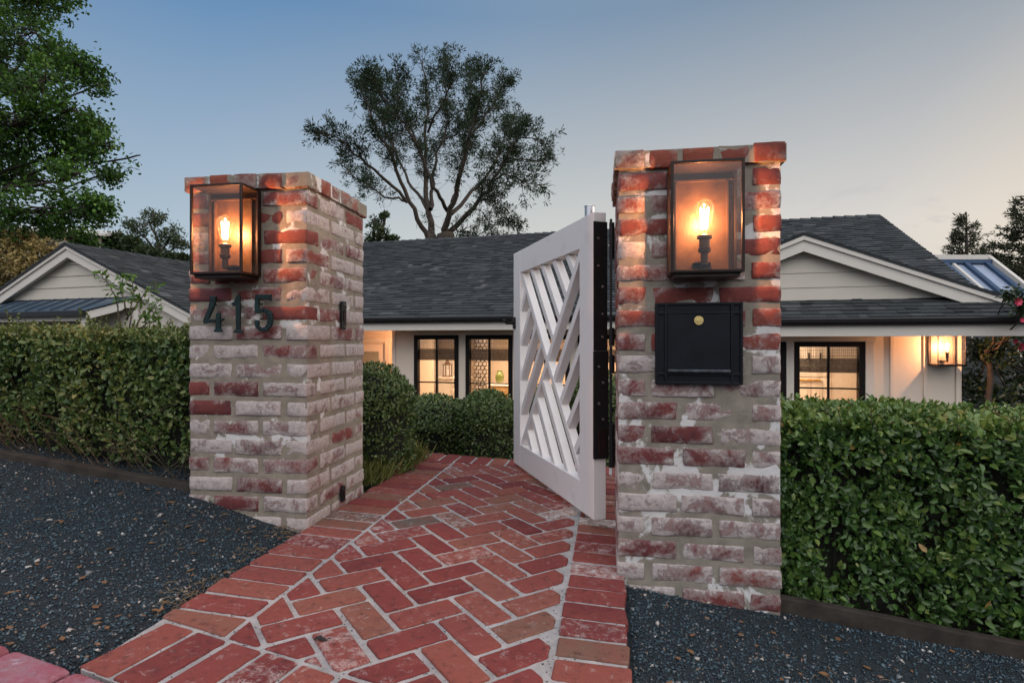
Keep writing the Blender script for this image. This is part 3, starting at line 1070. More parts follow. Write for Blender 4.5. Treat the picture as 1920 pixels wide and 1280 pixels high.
def slat(a2, b2, yt=-.0085, tail=.03):
    w = .037; yb = -.052 + (yt + .0085) * .4
    A, B = GP(*a2, 0), GP(*b2, 0)
    d = (B - A); d.y = 0; d.normalize()
    nrm = Vector((-d.z, 0, d.x)) * (w / 2)
    A, B = A - d * .03, B + d * tail
    # trim square to the opening
    c = [(A + nrm), (B + nrm), (B - nrm), (A - nrm)]
    pl = [(p_.x, p_.z) for p_ in c]
    if area(pl) < 0: pl = pl[::-1]
    for P0, P1 in (((px0, pz0), (px1, pz0)), ((px1, pz0), (px1, pz1)), ((px1, pz1), (px0, pz1)), ((px0, pz1), (px0, pz0))):
        pl = clip(pl, P0, P1, -.004)
    m2 = MB(); m2.prism([(p_[0], yt, p_[1]) for p_ in pl], (0, yb - yt, 0))
    m2.build('slat', M['white'], gt, bevel=.0022)


hs = .5
slat((0, 1), (1, 0), -.0085); slat((0, 0), (1, 1), -.0095)
for k in (.2, .4, .6, .8):
    slat((k, 1), (hs + k / 2, hs + k / 2), -.0110, -.004)            # top field
    slat((1 - k, 0), (hs - k / 2, hs - k / 2), -.0110, -.004)        # bottom field
    slat((1, 1 - k), (hs + k / 2, hs - k / 2), -.0110, -.004)        # hinge side
    slat((0, k), (hs - k / 2, hs + k / 2), -.0110, -.004)            # latch side
# iron on the hinge edge (end face x = 0)
h_ = MB(); h_.box(-.006, -.0006, -T - .004, .002, CZ - .04, CZ + .524); hp = h_.build('hinge_plate', M['black'], gt, bevel=.0015)
h_ = MB(); h_.box(-.012, -.0006, -T - .006, .0035, CZ - .512, CZ - .042); hp2 = h_.build('hinge_plate', M['black'], gt, bevel=.0015)
for zb in (.45, .33, .24, .12, .02): 
    q = MB(); zz = CZ + zb; yy = -.02 if int(zb * 100) % 2 else -.04
    q.tube([(-.0055, yy, zz), (-.009, yy, zz)], [.006, .0045], 10); q.build('bolt', M['steel'], hp)
for zb in (-.11, -.18, -.27, -.34):
    q = MB(); zz = CZ + zb; yy = -.02 if int(-zb * 100) % 2 else -.04
    q.tube([(-.0125, yy, zz), (-.016, yy, zz)], [.006, .0045], 10); q.build('bolt', M['steel'], hp2)
h_ = MB(); h_.box(-.020, -.0125, -T + .004, -.012, CZ - .50, CZ - .385); h_.build('closer', M['bronze'], gt, bevel=.004)
# knuckles reaching to the jamb bar on the pillar
for (za, zb) in ((.36, .52), (-.02, .06), (-.14, -.06), (-.55, -.36)):
    h_ = MB(); h_.tube([(-.012, -T - .022, CZ + za), (-.012, -T - .022, CZ + zb)], .012, 12); h_.build('hinge', M['black'], gt)
# jamb bar fixed to the pillar side
pj = (.373 + math.sin(THR) * .50 - .012, 1.98 + math.cos(THR) * .50)
jt = thing('gate_jamb', 'tall thin black iron bar behind the mailbox pillar edge', 'iron bar', (pj[0], pj[1], CZ - .54), -THR)
q = MB(); q.box(-.012, -.001, -.03, .03, CZ - .54, CZ + .535); q.build('bar', M['black'], jt, bevel=.001)
for z in (.40, .65, .9, 1.25):
    q = MB(); q.tube([(-.013, 0, z), (-.018, 0, z)], .006, 8); q.build('bolt', M['steel'], jt)
# latch at the far edge
l_ = MB(); l_.box(GLn - .05, GLn - .012, .0005, .010, CZ + .08, CZ + .155)
la = l_.build('latch', M['black'], gt, bevel=.0015)
l_ = MB(); l_.bar((GLn - .03, .012, CZ + .115), (GLn - .03, .045, CZ + .118), .016, .016); l_.bar((GLn - .03, .045, CZ + .112), (GLn - .075, .085, CZ + .135), .022, .010)
l_.build('lever', M['black'], la, bevel=.002)
# galvanised stop post behind the gate
P_ = at(1105.5, 388, 2.64)
pt = thing('steel_post', 'galvanised round pipe post standing behind the white gate', 'post', (P_.x, P_.y, -.05))
q = MB(); q.tube([(P_.x, P_.y, -.05), (P_.x, P_.y, P_.z)], .0235, 20); q.build('pipe', M['steel'], pt, space='world')
q = MB(); q.tube([(P_.x, P_.y, P_.z + .0005), (P_.x, P_.y, P_.z + .004)], [.026, .0245], 20); q.build('cap', M['steel'], pt, space='world')
# ------------------------------------------------------------------ the house, in its own frame: x along the front, y to the back
HX, HY, HA = 5.286, 7.5, R(16)
BZ = CZ - 2.15
house = thing('house', 'long low cream house with dark shingle roofs and black framed lit windows', 'house', (HX, HY, BZ), -HA)


def HW(a, b, z):
    return Vector((HX + a * math.cos(HA) + b * math.sin(HA), HY - a * math.sin(HA) + b * math.cos(HA), z))


def hz(z): return CZ + z


def shingles(name, mat, parent, e0, ax, us, L, S, expo=.118, wmin=.10, wmax=.27, rot=None, trim=None, cap=None):
    """overlapping asphalt shingles on a plane: e0 eave start, ax along, us up the slope (unit vectors, parent frame)"""
    mb = MB()
    e0, ax, us = Vector(e0), Vector(ax), Vector(us)
    nrm = ax.cross(us).normalized()
    if nrm.z < 0: nrm = -nrm
    mb.cur = (.1, 0, 0)
    mb.hexa([e0 - nrm * .03, e0 + ax * L - nrm * .03, e0 + ax * L + us * S - nrm * .03, e0 + us * S - nrm * .03,
             e0 - nrm * .002, e0 + ax * L - nrm * .002, e0 + ax * L + us * S - nrm * .002, e0 + us * S - nrm * .002])
    i = 0
    while i * expo < S:
        s0 = i * expo; s1 = min(S, s0 + expo + .03)
        x = -rng.random() * .2
        while x < L:
            w = rng.uniform(wmin, wmax)
            xa, xb = max(0, x), min(L, x + w)
            if trim is not None:
                xa, xb = max(xa, trim(s0)[0]), min(xb, trim(s0)[1])
            if xb - xa > .01:
                t0 = rng.choice([.016, .019, .022, .026]); d = rng.uniform(-.004, .003)
                mb.cur = (min(1, max(0, rng.gauss(.45, .22))), rng.random(), rng.random())
                lo = s0 - .006 + d
                g = .0015
                p = [e0 + ax * (xa + g) + us * lo, e0 + ax * (xb - g) + us * lo, e0 + ax * (xb - g) + us * s1, e0 + ax * (xa + g) + us * s1]
                mb.hexa([p[0] + nrm * .0005, p[1] + nrm * .0005, p[2] + nrm * .0005, p[3] + nrm * .0005,
                         p[0] + nrm * t0, p[1] + nrm * t0, p[2] + nrm * .003, p[3] + nrm * .003])
            x += w
        i += 1
    return mb.build(name, mat, parent)


def windows_wall(parent, a0, a1, b, th, zt, zb, wins, mat, name='wall'):
    """wall from a0 to a1 with openings; wins = [(a, a, ztop, zbot)]"""
    mb = MB(); x = a0
    for (wa, wb, t_, b_) in wins:
        mb.box(x, wa, b, b + th, zb, zt)
        mb.box(wa, wb, b + .0008, b + th - .0008, t_, zt); mb.box(wa, wb, b + .0008, b + th - .0008, zb, b_)
        x = wb
    mb.box(x, a1, b, b + th, zb, zt)
    return mb.build(name, mat, parent)


def window(parent, wa, wb, t_, b_, b, muntin_z, lattice, blind, pull=0.0):
    f = MB(); W_ = .068; y0, y1 = b - .018, b + .075
    f.box(wa - .001, wa + W_, y0, y1, b_, t_); f.box(wb - W_, wb + .001, y0, y1, b_, t_)
    f.box(wa + W_, wb - W_, y0 + .0005, y1 - .0005, t_ - W_, t_ + .001); f.box(wa + W_, wb - W_, y0 + .0005, y1 - .0005, b_ - .001, b_ + W_)
    mid = (wa + wb) / 2
    f.box(mid - .013, mid + .013, y0 + .022, y1 - .02, b_ + W_, t_ - W_)
    z = muntin_z
    while z > b_ + .2:
        f.box(wa + W_, mid - .013, y0 + .024, y1 - .022, z - .010, z + .010); f.box(mid + .013, wb - W_, y0 + .024, y1 - .022, z - .010, z + .010)
        z -= .72
    w = f.build('window', M['sash'], parent)
    g = MB(); g.box(wa + W_ - .005, wb - W_ + .005, b + .022, b + .027, b_ + W_ - .005, t_ - W_ + .005)
    g.build('pane', M['glass'], w)
    # woven shade: an open lattice on top, closed folds below
    s = MB(); zt = t_ - W_ - .0 ; yy = b + .11
    n = 9
    for k in range(n):
        zz = zt + .03 - (zt + .03 - lattice) * (k + .5) / n
        s.box(wa + .05, wb - .05, yy, yy + .004, zz - .0045, zz + .0045 + rng.uniform(-.002, .002))
    x = wa + .055
    while x < wb - .05:
        s.box(x, x + .004, yy - .003, yy - .0005, lattice, zt + .03); x += rng.uniform(.018, .032)
    z = lattice
    while z > blind:
        h_ = rng.uniform(.009, .016)
        s.box(wa + .05, wb - .05, yy - .004 + rng.uniform(0, .003), yy + .010, z - h_, z - .0012); z -= h_
    s.build('shade', M['bamboo'], w)
    return w


# ---- main front
zl, zr = .105, -.005
wl = [(-7.22, -6.42), (-6.29, -5.49), (-5.36, -4.56), (-4.43, -3.63)]
wr = [(-2.36, -1.478), (-1.37, -.498)]
zb = hz(-1.45)
windows_wall(house, -7.62, -3.3, 0, .12, hz(.33), BZ, [(p0, p1, hz(zl), zb) for p0, p1 in wl], M['wallpaint'])
windows_wall(house, -3.2985, .61, .0, .12, hz(.27), BZ, [(p0, p1, hz(zr), zb) for p0, p1 in wr], M['wallpaint'])
for p0, p1 in wl: window(house, p0, p1, hz(zl), zb, 0, hz(-.685), hz(-.12), hz(-.315))
for p0, p1 in wr: window(house, p0, p1, hz(zr), zb, 0, hz(-.65), hz(-.235), hz(-.435))
tm = MB()
tm.box(-2.5, -.36, -.030, -.0008, hz(zr + .006), hz(zr + .115))
for (x0, x1) in ((-2.45, -2.366), (-1.472, -1.376), (-.492, -.385)): tm.box(x0, x1, -.026, -.001, BZ, hz(zr + .005))
tm.build('window_trim', M['trim'], house, bevel=.003)
for bx in [(x - .022, x + .022, -.022, -.0006, BZ, hz(.26)) for x in (-.175, .21, .575)] + [(.5978, .613, -.022, .14, BZ, hz(.26)), (-7.63, -7.57, -.020, -.0006, BZ, hz(.32)), (-7.5, -3.4, -.018, -.0006, hz(zl + .035), hz(zl + .05))]:
    bt = MB(); bt.box(*bx); bt.build('batten', M['wallpaint'], house, bevel=.002)
# other walls of the main body
for bx in ((.4905, .6095, .1205, 7.8995, BZ, hz(.3)), (-7.62, .61, 7.9, 8.0, BZ, hz(.3)), (-7.6195, -7.50, .1205, 1.2995, BZ, hz(.32))):
    w_ = MB(); w_.box(*bx); w_.build('wall', M['wallpaint'], house)
# recessed porch with the door, left of the windows
EB = 1.30
e_ = MB()
e_.box(-10.85, -9.32, EB, EB + .1, BZ, hz(.34)); e_.box(-8.38, -7.5005, EB, EB + .1, BZ, hz(.34)); e_.box(-9.32, -8.38, EB + .0008, EB + .099, hz(-.05), hz(.34))
e_.build('porch_wall', M['wallpaint'], house)
d_ = MB()
d_.box(-9.32, -9.22, EB - .03, EB + .12, BZ, hz(-.02)); d_.box(-8.48, -8.38, EB - .03, EB + .12, BZ, hz(-.02)); d_.box(-9.36, -8.34, EB - .034, EB + .12, hz(-.0195), hz(.06))
dr = d_.build('door', M['trim'], house, bevel=.003)
l_ = MB()
l_.box(-9.2195, -9.05, EB + .04, EB + .08, BZ, hz(-.021)); l_.box(-8.65, -8.4805, EB + .04, EB + .08, BZ, hz(-.021)); l_.box(-9.05, -8.65, EB + .041, EB + .079, hz(-.2), hz(-.021))
l_.box(-9.05, -8.65, EB + .041, EB + .079, BZ, hz(-1.6))
l_.build('leaf', M['cabinet'], dr, bevel=.003)
g = MB(); g.box(-9.05, -8.65, EB + .055, EB + .06, hz(-1.6), hz(-.2)); g.build('pane', M['glass'], dr)

# ---- roofs
RZ, RB = 2.50, 4.0
def slope_roof(a0, a1, ez, trim=None, eb=-.55):
    us = Vector((0, RB - eb, RZ - ez)); S = us.length; us.normalize()
    shingles('roof', M['shingle'], house, (a0, eb, hz(ez)), (1, 0, 0), us, a1 - a0, S)
slope_roof(-10.9, -2.6, .375)
slope_roof(-2.5985, .93, .300)
# lower pent strip that runs on past the gable end
us = Vector((0, 4.55, 2.2)).normalized()
shingles('roof', M['shingle'], house, (.931, -.55, hz(.300)), (1, 0, 0), us, 1.1, .52)
# far slope
shingles('roof', M['shingle'], house, (.93, 8.5, hz(.33)), (-1, 0, 0), Vector((0, -4.5, 2.17)).normalized(), 11.8, 5.0, .3, .5, 1.0)
rc = MB()
x = -10.9
while x < .72:
    rc.cur = (rng.uniform(.15, .7), rng.random(), 0)
    w = .2
    lift = rng.uniform(.012, .026)
    for sgn in (-1, 1):
        rc.hexa([(x, RB, hz(RZ + .004)), (x + w + .03, RB, hz(RZ + .004)), (x + w + .03, RB + sgn * .15, hz(RZ - .066)), (x, RB + sgn * .15, hz(RZ - .066)),
                 (x, RB, hz(RZ + .016 + lift)), (x + w + .03, RB, hz(RZ + .012)), (x + w + .03, RB + sgn * .15, hz(RZ - .056)), (x, RB + sgn * .15, hz(RZ - .046 + lift * .5))])
    x += w
rc.build('ridge_cap', M['shingle'], house)
# rake edge of the main gable end, gable wall under it
q = MB()
q.prism([(.90, 0.0, hz(.40)), (.90, RB, hz(RZ - .13)), (.90, 8.0, hz(.40))], (-.1, 0, 0)); q.build('gable_end', M['siding'], house)
# eaves: gutter, fascia, soffit
g = MB()
def gutter(a0, a1, eb, zt):
    pts = [(eb + .02, zt), (eb - .085, zt + .004), (eb - .095, zt - .01), (eb - .088, zt - .055), (eb - .055, zt - .088), (eb + .02, zt - .092)]
    g.prism([(a0, p0, p1) for p0, p1 in pts], (a1 - a0, 0, 0))
gutter(-10.88, -2.6, -.55, hz(.385)); gutter(-2.599, 2.03, -.55, hz(.298))
g.build('gutter', M['gutter'], house, bevel=.004)
f = MB()
f.box(-10.88, -2.6, -.545, -.505, hz(.175), hz(.292)); f.box(-2.5992, 3.2, -.545, -.505, hz(.065), hz(.205))
f.build('fascia', M['trim'], house, bevel=.003)
s = MB()
s.box(-10.88, -2.6, -.504, -.0015, hz(.24), hz(.262)); s.box(-2.5992, .62, -.504, -.0015, hz(.17), hz(.192)); s.box(-10.88, -7.6205, -.0, 1.299, hz(.24), hz(.262))
s.build('soffit', M['wallpaint'], house)
# ---- low gable on the front roof
AX, AZ = -1.282, 1.473
hw_, bz_ = 2.425, .50
pit = (AZ - bz_) / hw_
GF = -.02
s = MB()
z0 = .545
h0 = (AZ - .10 - z0) / pit
nb = 6; bh_ = .205
k = 0; z = z0
while z < AZ - .12:
    z2 = min(z + bh_, AZ - .11)
    xa, xb = (AZ - .10 - z) / pit, (AZ - .10 - z2) / pit
    s.prism([(AX - xa, GF + .012, hz(z)), (AX + xa, GF + .012, hz(z)), (AX + xb, GF + .012, hz(z2 - .004)), (AX - xb, GF + .012, hz(z2 - .004))], (0, .06, 0))
    for q_ in (0,):
        s.hexa([(AX - xa, GF, hz(z)), (AX + xa, GF, hz(z)), (AX + xa, GF + .0115, hz(z)), (AX - xa, GF + .0115, hz(z)),
                (AX - xb, GF + .009, hz(z2 - .004)), (AX + xb, GF + .009, hz(z2 - .004)), (AX + xb, GF + .0115, hz(z2 - .004)), (AX - xb, GF + .0115, hz(z2 - .004))])
    z = z2
gab = s.build('gable', M['siding'], house)
r = MB()
def rake(top_off, hgt, y0, y1, ext=0.0):
    for sg in (-1, 1):
        A = (AX, AZ - top_off); B = (AX + sg * (hw_ + ext), bz_ - ext * pit - top_off)
        zlow = bz_ - .015
        pts = [A, B, (B[0], max(B[1] - hgt, zlow - .0)), (AX + sg * max(0, (AZ - top_off - hgt - zlow) / pit), zlow) if B[1] - hgt < zlow else (B[0], B[1] - hgt), (A[0], A[1] - hgt)]
        pts = [(min(max(p0, -3.8), 1.3), p1) for p0, p1 in pts]
        r.prism([(p0, y0, hz(p1)) for p0, p1 in pts], (0, y1 - y0, 0))
rake(.0, .235, -.165, -.135)
rake(-.002, .085, -.195, -.1655)
r.build('rake_board', M['trim'], gab, bevel=.003)
sf = MB()
for sg in (-1, 1):
    sf.hexa([(AX, -.134, hz(AZ - .11)), (AX + sg * 2.2, -.134, hz(AZ - .11 - 2.2 * pit)), (AX + sg * 2.2, GF + .02, hz(AZ - .11 - 2.2 * pit)), (AX, GF + .02, hz(AZ - .11)),
             (AX, -.134, hz(AZ - .09)), (AX + sg * 2.2, -.134, hz(AZ - .09 - 2.2 * pit)), (AX + sg * 2.2, GF + .02, hz(AZ - .09 - 2.2 * pit)), (AX, GF + .02, hz(AZ - .09))])
sf.build('soffit', M['trim'], gab)
SL_ = math.hypot(hw_, AZ - bz_)
for sg in (-1, 1):
    us = Vector((-sg * hw_, 0, AZ - bz_)).normalized()
    e0 = (AX + sg * hw_, -.205, hz(bz_ + .012)) if sg > 0 else (AX - hw_, 1.95, hz(bz_ + .012))
    shingles('roof', M['shingle'], house, e0, (0, 1 if sg > 0 else -1, 0), us, 2.15 if sg < 0 else .75, SL_)
us = Vector((-hw_, 0, AZ - bz_)).normalized()
shingles('roof', M['shingle'], house, Vector((AX + hw_, .545, hz(bz_ + .012))) + us * .5, (0, 1, 0), us, 1.4, SL_ - .5)

# ---- rooms behind the windows
rm = MB()
rm.box(-10.7, .49, 3.6, 3.68, BZ + .04, hz(.30)); ir = rm.build('interior_wall', M['room'], house)
for bx in ((-3.24, -3.14, 3.599), (-7.4995, -7.44, 1.2995), (-10.8, -10.7005, 3.68)):
    rm = MB(); rm.box(bx[0], bx[1], .121 if bx[0] > -10 else 1.401, bx[2], BZ + .04, hz(.28)); rm.build('interior_wall', M['room'], house)
rm = MB(); rm.box(-7.4995, .4895, .121, 1.3995, hz(.285), hz(.30)); rm.box(-10.7, .4895, 1.3995, 3.5995, hz(.285), hz(.30)); rm.build('ceiling', M['room'], house)
rm = MB(); rm.box(-10.8, .6, .0, 7.9, BZ - .05, BZ + .04); rm.build('floor', M['sideboard'], house)
rm = MB()
for z in np.arange(-1.9, .25, .2): rm.box(-10.6, -3.25, 3.592, 3.5995, hz(z), hz(z + .19))
rm.build('shiplap', M['room'], ir)


def area_light(name, loc, sx_, sy_, power, c=(1, .68, .45)):
    ld = bpy.data.lights.new(name, 'AREA'); ld.shape = 'RECTANGLE'; ld.size, ld.size_y, ld.energy, ld.color = sx_, sy_, power, c
    o = bpy.data.objects.new(name, ld); col.objects.link(o); o.parent = house
    o.location = (loc[0], loc[1], loc[2] - BZ); return o


ROOM = 130
for x, pw in ((-6.4, 1), (-4.4, 1), (-1.4, .9)):
    area_light('ceiling_lamp_light', (x, 1.9, hz(.275)), 1.0, 1.6, ROOM * pw)


area_light('hall_lamp_light', (-9.0, 2.5, hz(.24)), .8, .8, 45)


def hplace(px, b):
    """distance along the front seen in direction px at depth b"""
    k = (px - 960) / F
    x0, y0 = HX + b * math.sin(HA), HY + b * math.cos(HA)
    return (k * y0 - x0) / (math.cos(HA) + k * math.sin(HA))


def furn(name, label, cat, a, b, group=None):
    p_ = HW(a, b, BZ + .04)
    return thing(name, label, cat, p_, -HA, group)


def zat(py, a, b): return CZ - (py - 640) / F * HW(a, b, 0).y


# white chest seen in the first window, with a little lantern on it
b = 2.6; a0, a1 = hplace(822, b), hplace(868, b); am = (a0 + a1) / 2
t = furn('chest_of_drawers', 'white panelled chest of drawers inside the window next to the round shrub', 'chest', am, b)
zt = zat(707, am, b); w2 = (a1 - a0) / 2
c = MB(); c.box(-w2, w2, 0, .5, BZ + .04, zt - .04); c.build('body', M['cabinet'], t, bevel=.004)
c = MB(); c.box(-w2 - .03, w2 + .03, -.03, .53, zt - .0395, zt); c.build('top', M['cabinet'], t, bevel=.004)
for zz, hh in ((zt - .2, .13), (zt - .62, .38), (zt - 1.0, .34)):
    c = MB(); c.box(.03, w2 - .02, -.02, -.0008, zz, zz + hh); c.box(.08, w2 - .07, -.03, -.0205, zz + .04, zz + hh - .04); dd = c.build('drawer', M['cabinet'], t, bevel=.004)
    c = MB(); c.tube([((w2 + .01) / 2 - .03, -.045, zz + hh * .7), ((w2 + .01) / 2 + .03, -.045, zz + hh * .7)], .01, 8); c.build('handle', M['brass'], dd)
am2 = hplace(834, b)
t = furn('table_lantern', 'small brown lantern standing on the white chest', 'lantern', am2, b + .15)
t.location.z = zt
c = MB()
for sx2 in (-1, 1):
    for sy2 in (-1, 1): c.box(sx2 * .07 - .008, sx2 * .07 + .008, sy2 * .07 - .008, sy2 * .07 + .008, zt, zt + .26)
c.box(-.09, .09, -.09, .09, zt, zt + .02); c.box(-.09, .09, -.09, .09, zt + .26, zt + .28)
c.lathe([(.07, .28), (.045, .33), (.03, .36), (.01, .38)], (0, 0, zt), 12)
c.build('frame', M['bamboo'], t)
c = MB(); c.lathe([(.03, .02), (.03, .15), (.005, .16)], (0, 0, zt), 12); c.build('candle', M['white'], t)
a_ = hplace(836, 3.5)
zm0, zm1 = zat(707, a_, 3.5), zat(677, a_, 3.5)
t = furn('wall_mirror', 'white framed mirror hanging behind the small brown lantern', 'mirror', a_, 3.5); t.location.z = zm0
c = MB(); c.box(-.17, .17, .02, .04, zm0, zm1); c.build('glass', M['white'], t)
for bx in ((-.21, -.1701, zm0, zm1), (.1701, .21, zm0, zm1), (-.21, .21, zm1 + .0005, zm1 + .05), (-.21, .21, zm0 - .05, zm0 - .0005)):
    c = MB(); c.box(bx[0], bx[1], 0, .05, bx[2], bx[3]); c.build('frame', M['cabinet'], t, bevel=.004)
# hexagon screen
b = 3.0; a0, a1 = hplace(891, b), hplace(914, b); am = (a0 + a1) / 2
t = furn('patterned_curtain', 'white curtain printed with a dark chain of hexagons', 'curtain', am, b)
c = MB(); w2 = (a1 - a0) / 2
n = 24
for k in range(n):
    x0, x1 = -w2 + 2 * w2 * k / n, -w2 + 2 * w2 * (k + 1) / n
    y0, y1 = .03 * math.sin(k * 1.3), .03 * math.sin((k + 1) * 1.3)
    c.hexa([(x0, y0, BZ + .05), (x1, y1, BZ + .05), (x1, y1 + .01, BZ + .05), (x0, y0 + .01, BZ + .05), (x0, y0, hz(.25)), (x1, y1, hz(.25)), (x1, y1 + .01, hz(.25)), (x0, y0 + .01, hz(.25))])
cl = c.build('cloth', M['fabric'], t)
c = MB(); hh = .052
z = hz(-1.5); row = 0
while z < hz(.1):
    for kx in (-2, -1, 0, 1, 2):
        cx = kx * .094 + (.047 if row % 2 else 0)
        pts = [(cx + hh * math.sin(R(60 * q)) * .95, -.045, z + hh * math.cos(R(60 * q))) for q in range(7)]
        if abs(cx) < w2: c.tube(pts, .006, 4)
    z += hh * 1.62; row += 1
c.build('print', M['sash'], cl)
# vase on a sideboard
b = 2.3; a0, a1 = hplace(916, b), hplace(975, b); am = (a0 + a1) / 2
t = furn('sideboard', 'golden oak sideboard under the green vase', 'sideboard', am, b)
zt = zat(721, am, b); w2 = (a1 - a0) / 2
c = MB(); c.box(-w2, w2, 0, .42, BZ + .14, zt - .03); c.build('body', M['sideboard'], t, bevel=.004)
c = MB(); c.box(-w2 - .02, w2 + .02, -.02, .44, zt - .0295, zt); c.build('top', M['cabinet'], t, bevel=.004)
for zz in (.05, .38):
    c = MB(); c.box(-w2 + .02, w2 - .02, -.015, -.0008, zt - .05 - zz - .27, zt - .05 - zz); c.build('drawer', M['sideboard'], t, bevel=.004)
for sx2 in (-1, 1):
    for yy in (.03, .39):
        c = MB(); c.bar((sx2 * (w2 - .04), yy, BZ + .04), (sx2 * (w2 - .04), yy, BZ + .141), .05, .05, (0, 1, 0)); c.build('leg', M['sideboard'], t)
a_ = hplace(937, b + .2)
t = furn('vase', 'olive green glazed vase on the oak sideboard', 'vase', a_, b + .2); t.location.z = zt
c = MB(); hv = 25.5 / F * HW(a_, b + .2, 0).y
c.lathe([(x * hv, z * hv) for x, z in ((.22, 0), (.24, .03), (.30, .28), (.325, .5), (.30, .68), (.22, .84), (.17, .9), (.175, .95), (.20, 1), (.15, .99), (.14, .92))], (0, 0, zt), 28)
c.build('body', M['vase'], t, shade=True)
# pale armchair
b = 1.5; a0, a1 = hplace(888, b), hplace(920, b); am = (a0 + a1) / 2
t = furn('armchair', 'cream wooden armchair behind the middle window', 'chair', am, b)
z0 = BZ + .04; c = MB(); c.box(-.28, .28, -.05, .5, z0 + .34, z0 + .46); c.build('seat', M['fabric'], t, bevel=.02)
c = MB(); c.box(-.29, .29, .50, .56, z0 + .46, z0 + 1.02); c.build('backrest', M['fabric'], t, bevel=.02)
for sx2 in (-1, 1):
    c = MB(); c.bar((sx2 * .30, -.05, z0 + .66), (sx2 * .30, .52, z0 + .74), .05, .04); c.bar((sx2 * .30, 0, z0 + .40), (sx2 * .30, 0, z0 + .645), .04, .04, (0, 1, 0)); c.build('armrest', M['cabinet'], t)
    for yy in (0, .5):
        c = MB(); c.bar((sx2 * .26, yy, z0), (sx2 * .26, yy, z0 + .339), .04, .04, (0, 1, 0)); c.build('leg', M['cabinet'], t)
# tall white wardrobe-like panels filling the left half of the first window
b = 3.2; a0, a1 = hplace(772, b), hplace(808, b); am = (a0 + a1) / 2; w2 = (a1 - a0) / 2
t = furn('cupboard', 'tall cream panelled cupboard inside the window left of the chest', 'cupboard', am, b)
c = MB(); c.box(-w2, w2, 0, .38, BZ + .04, hz(.2)); c.build('body', M['cabinet'], t, bevel=.004)
for sx2 in (-1, 1):
    c = MB(); x0 = 0.01 if sx2 > 0 else -w2 + .02
    c.box(x0, x0 + w2 - .03, -.02, -.0008, BZ + .14, hz(.15)); dd = c.build('door', M['cabinet'], t, bevel=.004)
    c = MB(); c.tube([(sx2 * .05, -.04, hz(-.55)), (sx2 * .05, -.04, hz(-.42))], .008, 8); c.build('handle', M['brass'], dd)
# kitchen cabinet behind the other window with a gilt ornament
b = 2.4; a0, a1 = hplace(1478, b), hplace(1606, b); am = (a0 + a1) / 2; w2 = (a1 - a0) / 2
t = furn('wall_cabinet', 'cream panelled cabinet inside the lit window beside the house lantern', 'cabinet', am, b)
c = MB(); c.box(-w2, w2, 0, .5, BZ + .04, hz(.15)); c.build('body', M['cabinet'], t, bevel=.004)
x = -w2 + .02
for wd in (.62, .30, .22):
    for (za, zc_) in ((-.62, .1), (-1.9, -.67)):
        c = MB(); c.box(x, x + wd * w2, -.022, -.0008, hz(za), hz(zc_))
        for (xa, xb, ya, yb) in ((x + .05, x + wd * w2 - .05, hz(za) + .05, hz(za) + .065), (x + .05, x + wd * w2 - .05, hz(zc_) - .065, hz(zc_) - .05), (x + .05, x + .065, hz(za) + .0655, hz(zc_) - .0655), (x + wd * w2 - .065, x + wd * w2 - .05, hz(za) + .0655, hz(zc_) - .0655)):
            c.box(xa, xb, -.034, -.0225, ya, yb)
        dd = c.build('door', M['cabinet'], t, bevel=.003)
        c = MB(); c.tube([(x + wd * w2 - .03, -.05, hz(za) + .3), (x + wd * w2 - .03, -.05, hz(za) + .42)], .012, 8); c.build('handle', M['sash'], dd)
    x += wd * w2 + .02
a_ = hplace(1518, b - .1)
t = furn('gilt_ornament', 'gilt leaf ornament fixed on the cream cabinet door', 'ornament', a_, b - .1); zo = zat(713, a_, b - .1); t.location.z = zo - .05
c = MB()
for k in range(11):
    x0 = -.16 + .032 * k
    c.tube([(x0, .06, zo - .02), (x0 + .02, .045, zo + .012), (x0 + .05, .06, zo + .026 * math.sin(k * 1.7))], [.012, .016, .004], 6)
c.build('body', M['brass'], t)

# ---- lanterns of the house
def house_lantern(label, a_, b_, z_, rot, **kw):
    p_ = HW(a_, b_, z_)
    return make_lantern(label, p_, -HA + rot, **kw)
house_lantern('square glass lantern glowing on the cream wall under the eave', .385, -.024, hz(-.30), 0, w=.31, h=.44, d=.30, lampcol=(1, .50, .27), power=44, back='pewter', group='lanterns on the house')
house_lantern('slim glass lantern glowing beside the recessed front door', -7.622, .55, hz(-.16), -math.pi / 2, w=.24, h=.34, d=.16, lampcol=(1, .50, .27), power=120, group='lanterns on the house')

# ------------------------------------------------------------------ gabled wing / garage on the other side of the pillar
WXA, WYA, WA = -7.135, 9.14, R(18)
wing = thing('gabled_house', 'low grey gabled house with a blue metal porch roof above the loose hedge', 'house', (WXA, WYA, BZ), -WA)
pitw = .438; za = 1.565
s = MB(); hw2 = 2.55; zb0 = .70
z = zb0
def wx(z): return (za - .16 - z) / pitw
while z < za - .2:
    z2 = min(z + .185, za - .165)
    xa, xb = wx(z), wx(z2)
    s.hexa([(-xa, .0, hz(z)), (xa, .0, hz(z)), (xa, .05, hz(z)), (-xa, .05, hz(z)), (-xb, .012, hz(z2 - .006)), (xb, .012, hz(z2 - .006)), (xb, .05, hz(z2 - .006)), (-xb, .05, hz(z2 - .006))])
    z = z2
s.prism([(-wx(.5), .0511, hz(.5)), (wx(.5), .0511, hz(.5)), (0, .051, hz(za - .16))], (0, .06, 0))
gb = s.build('gable', M['siding'], wing)
s = MB()
s.box(-2.3, 2.3, .02, .14, BZ, hz(.499)); s.box(2.18, 2.2995, .1405, 4.5, BZ, hz(.5)); s.box(-2.2995, -2.18, .1405, 4.5, BZ, hz(.5))
s.build('wall', M['siding'], wing)
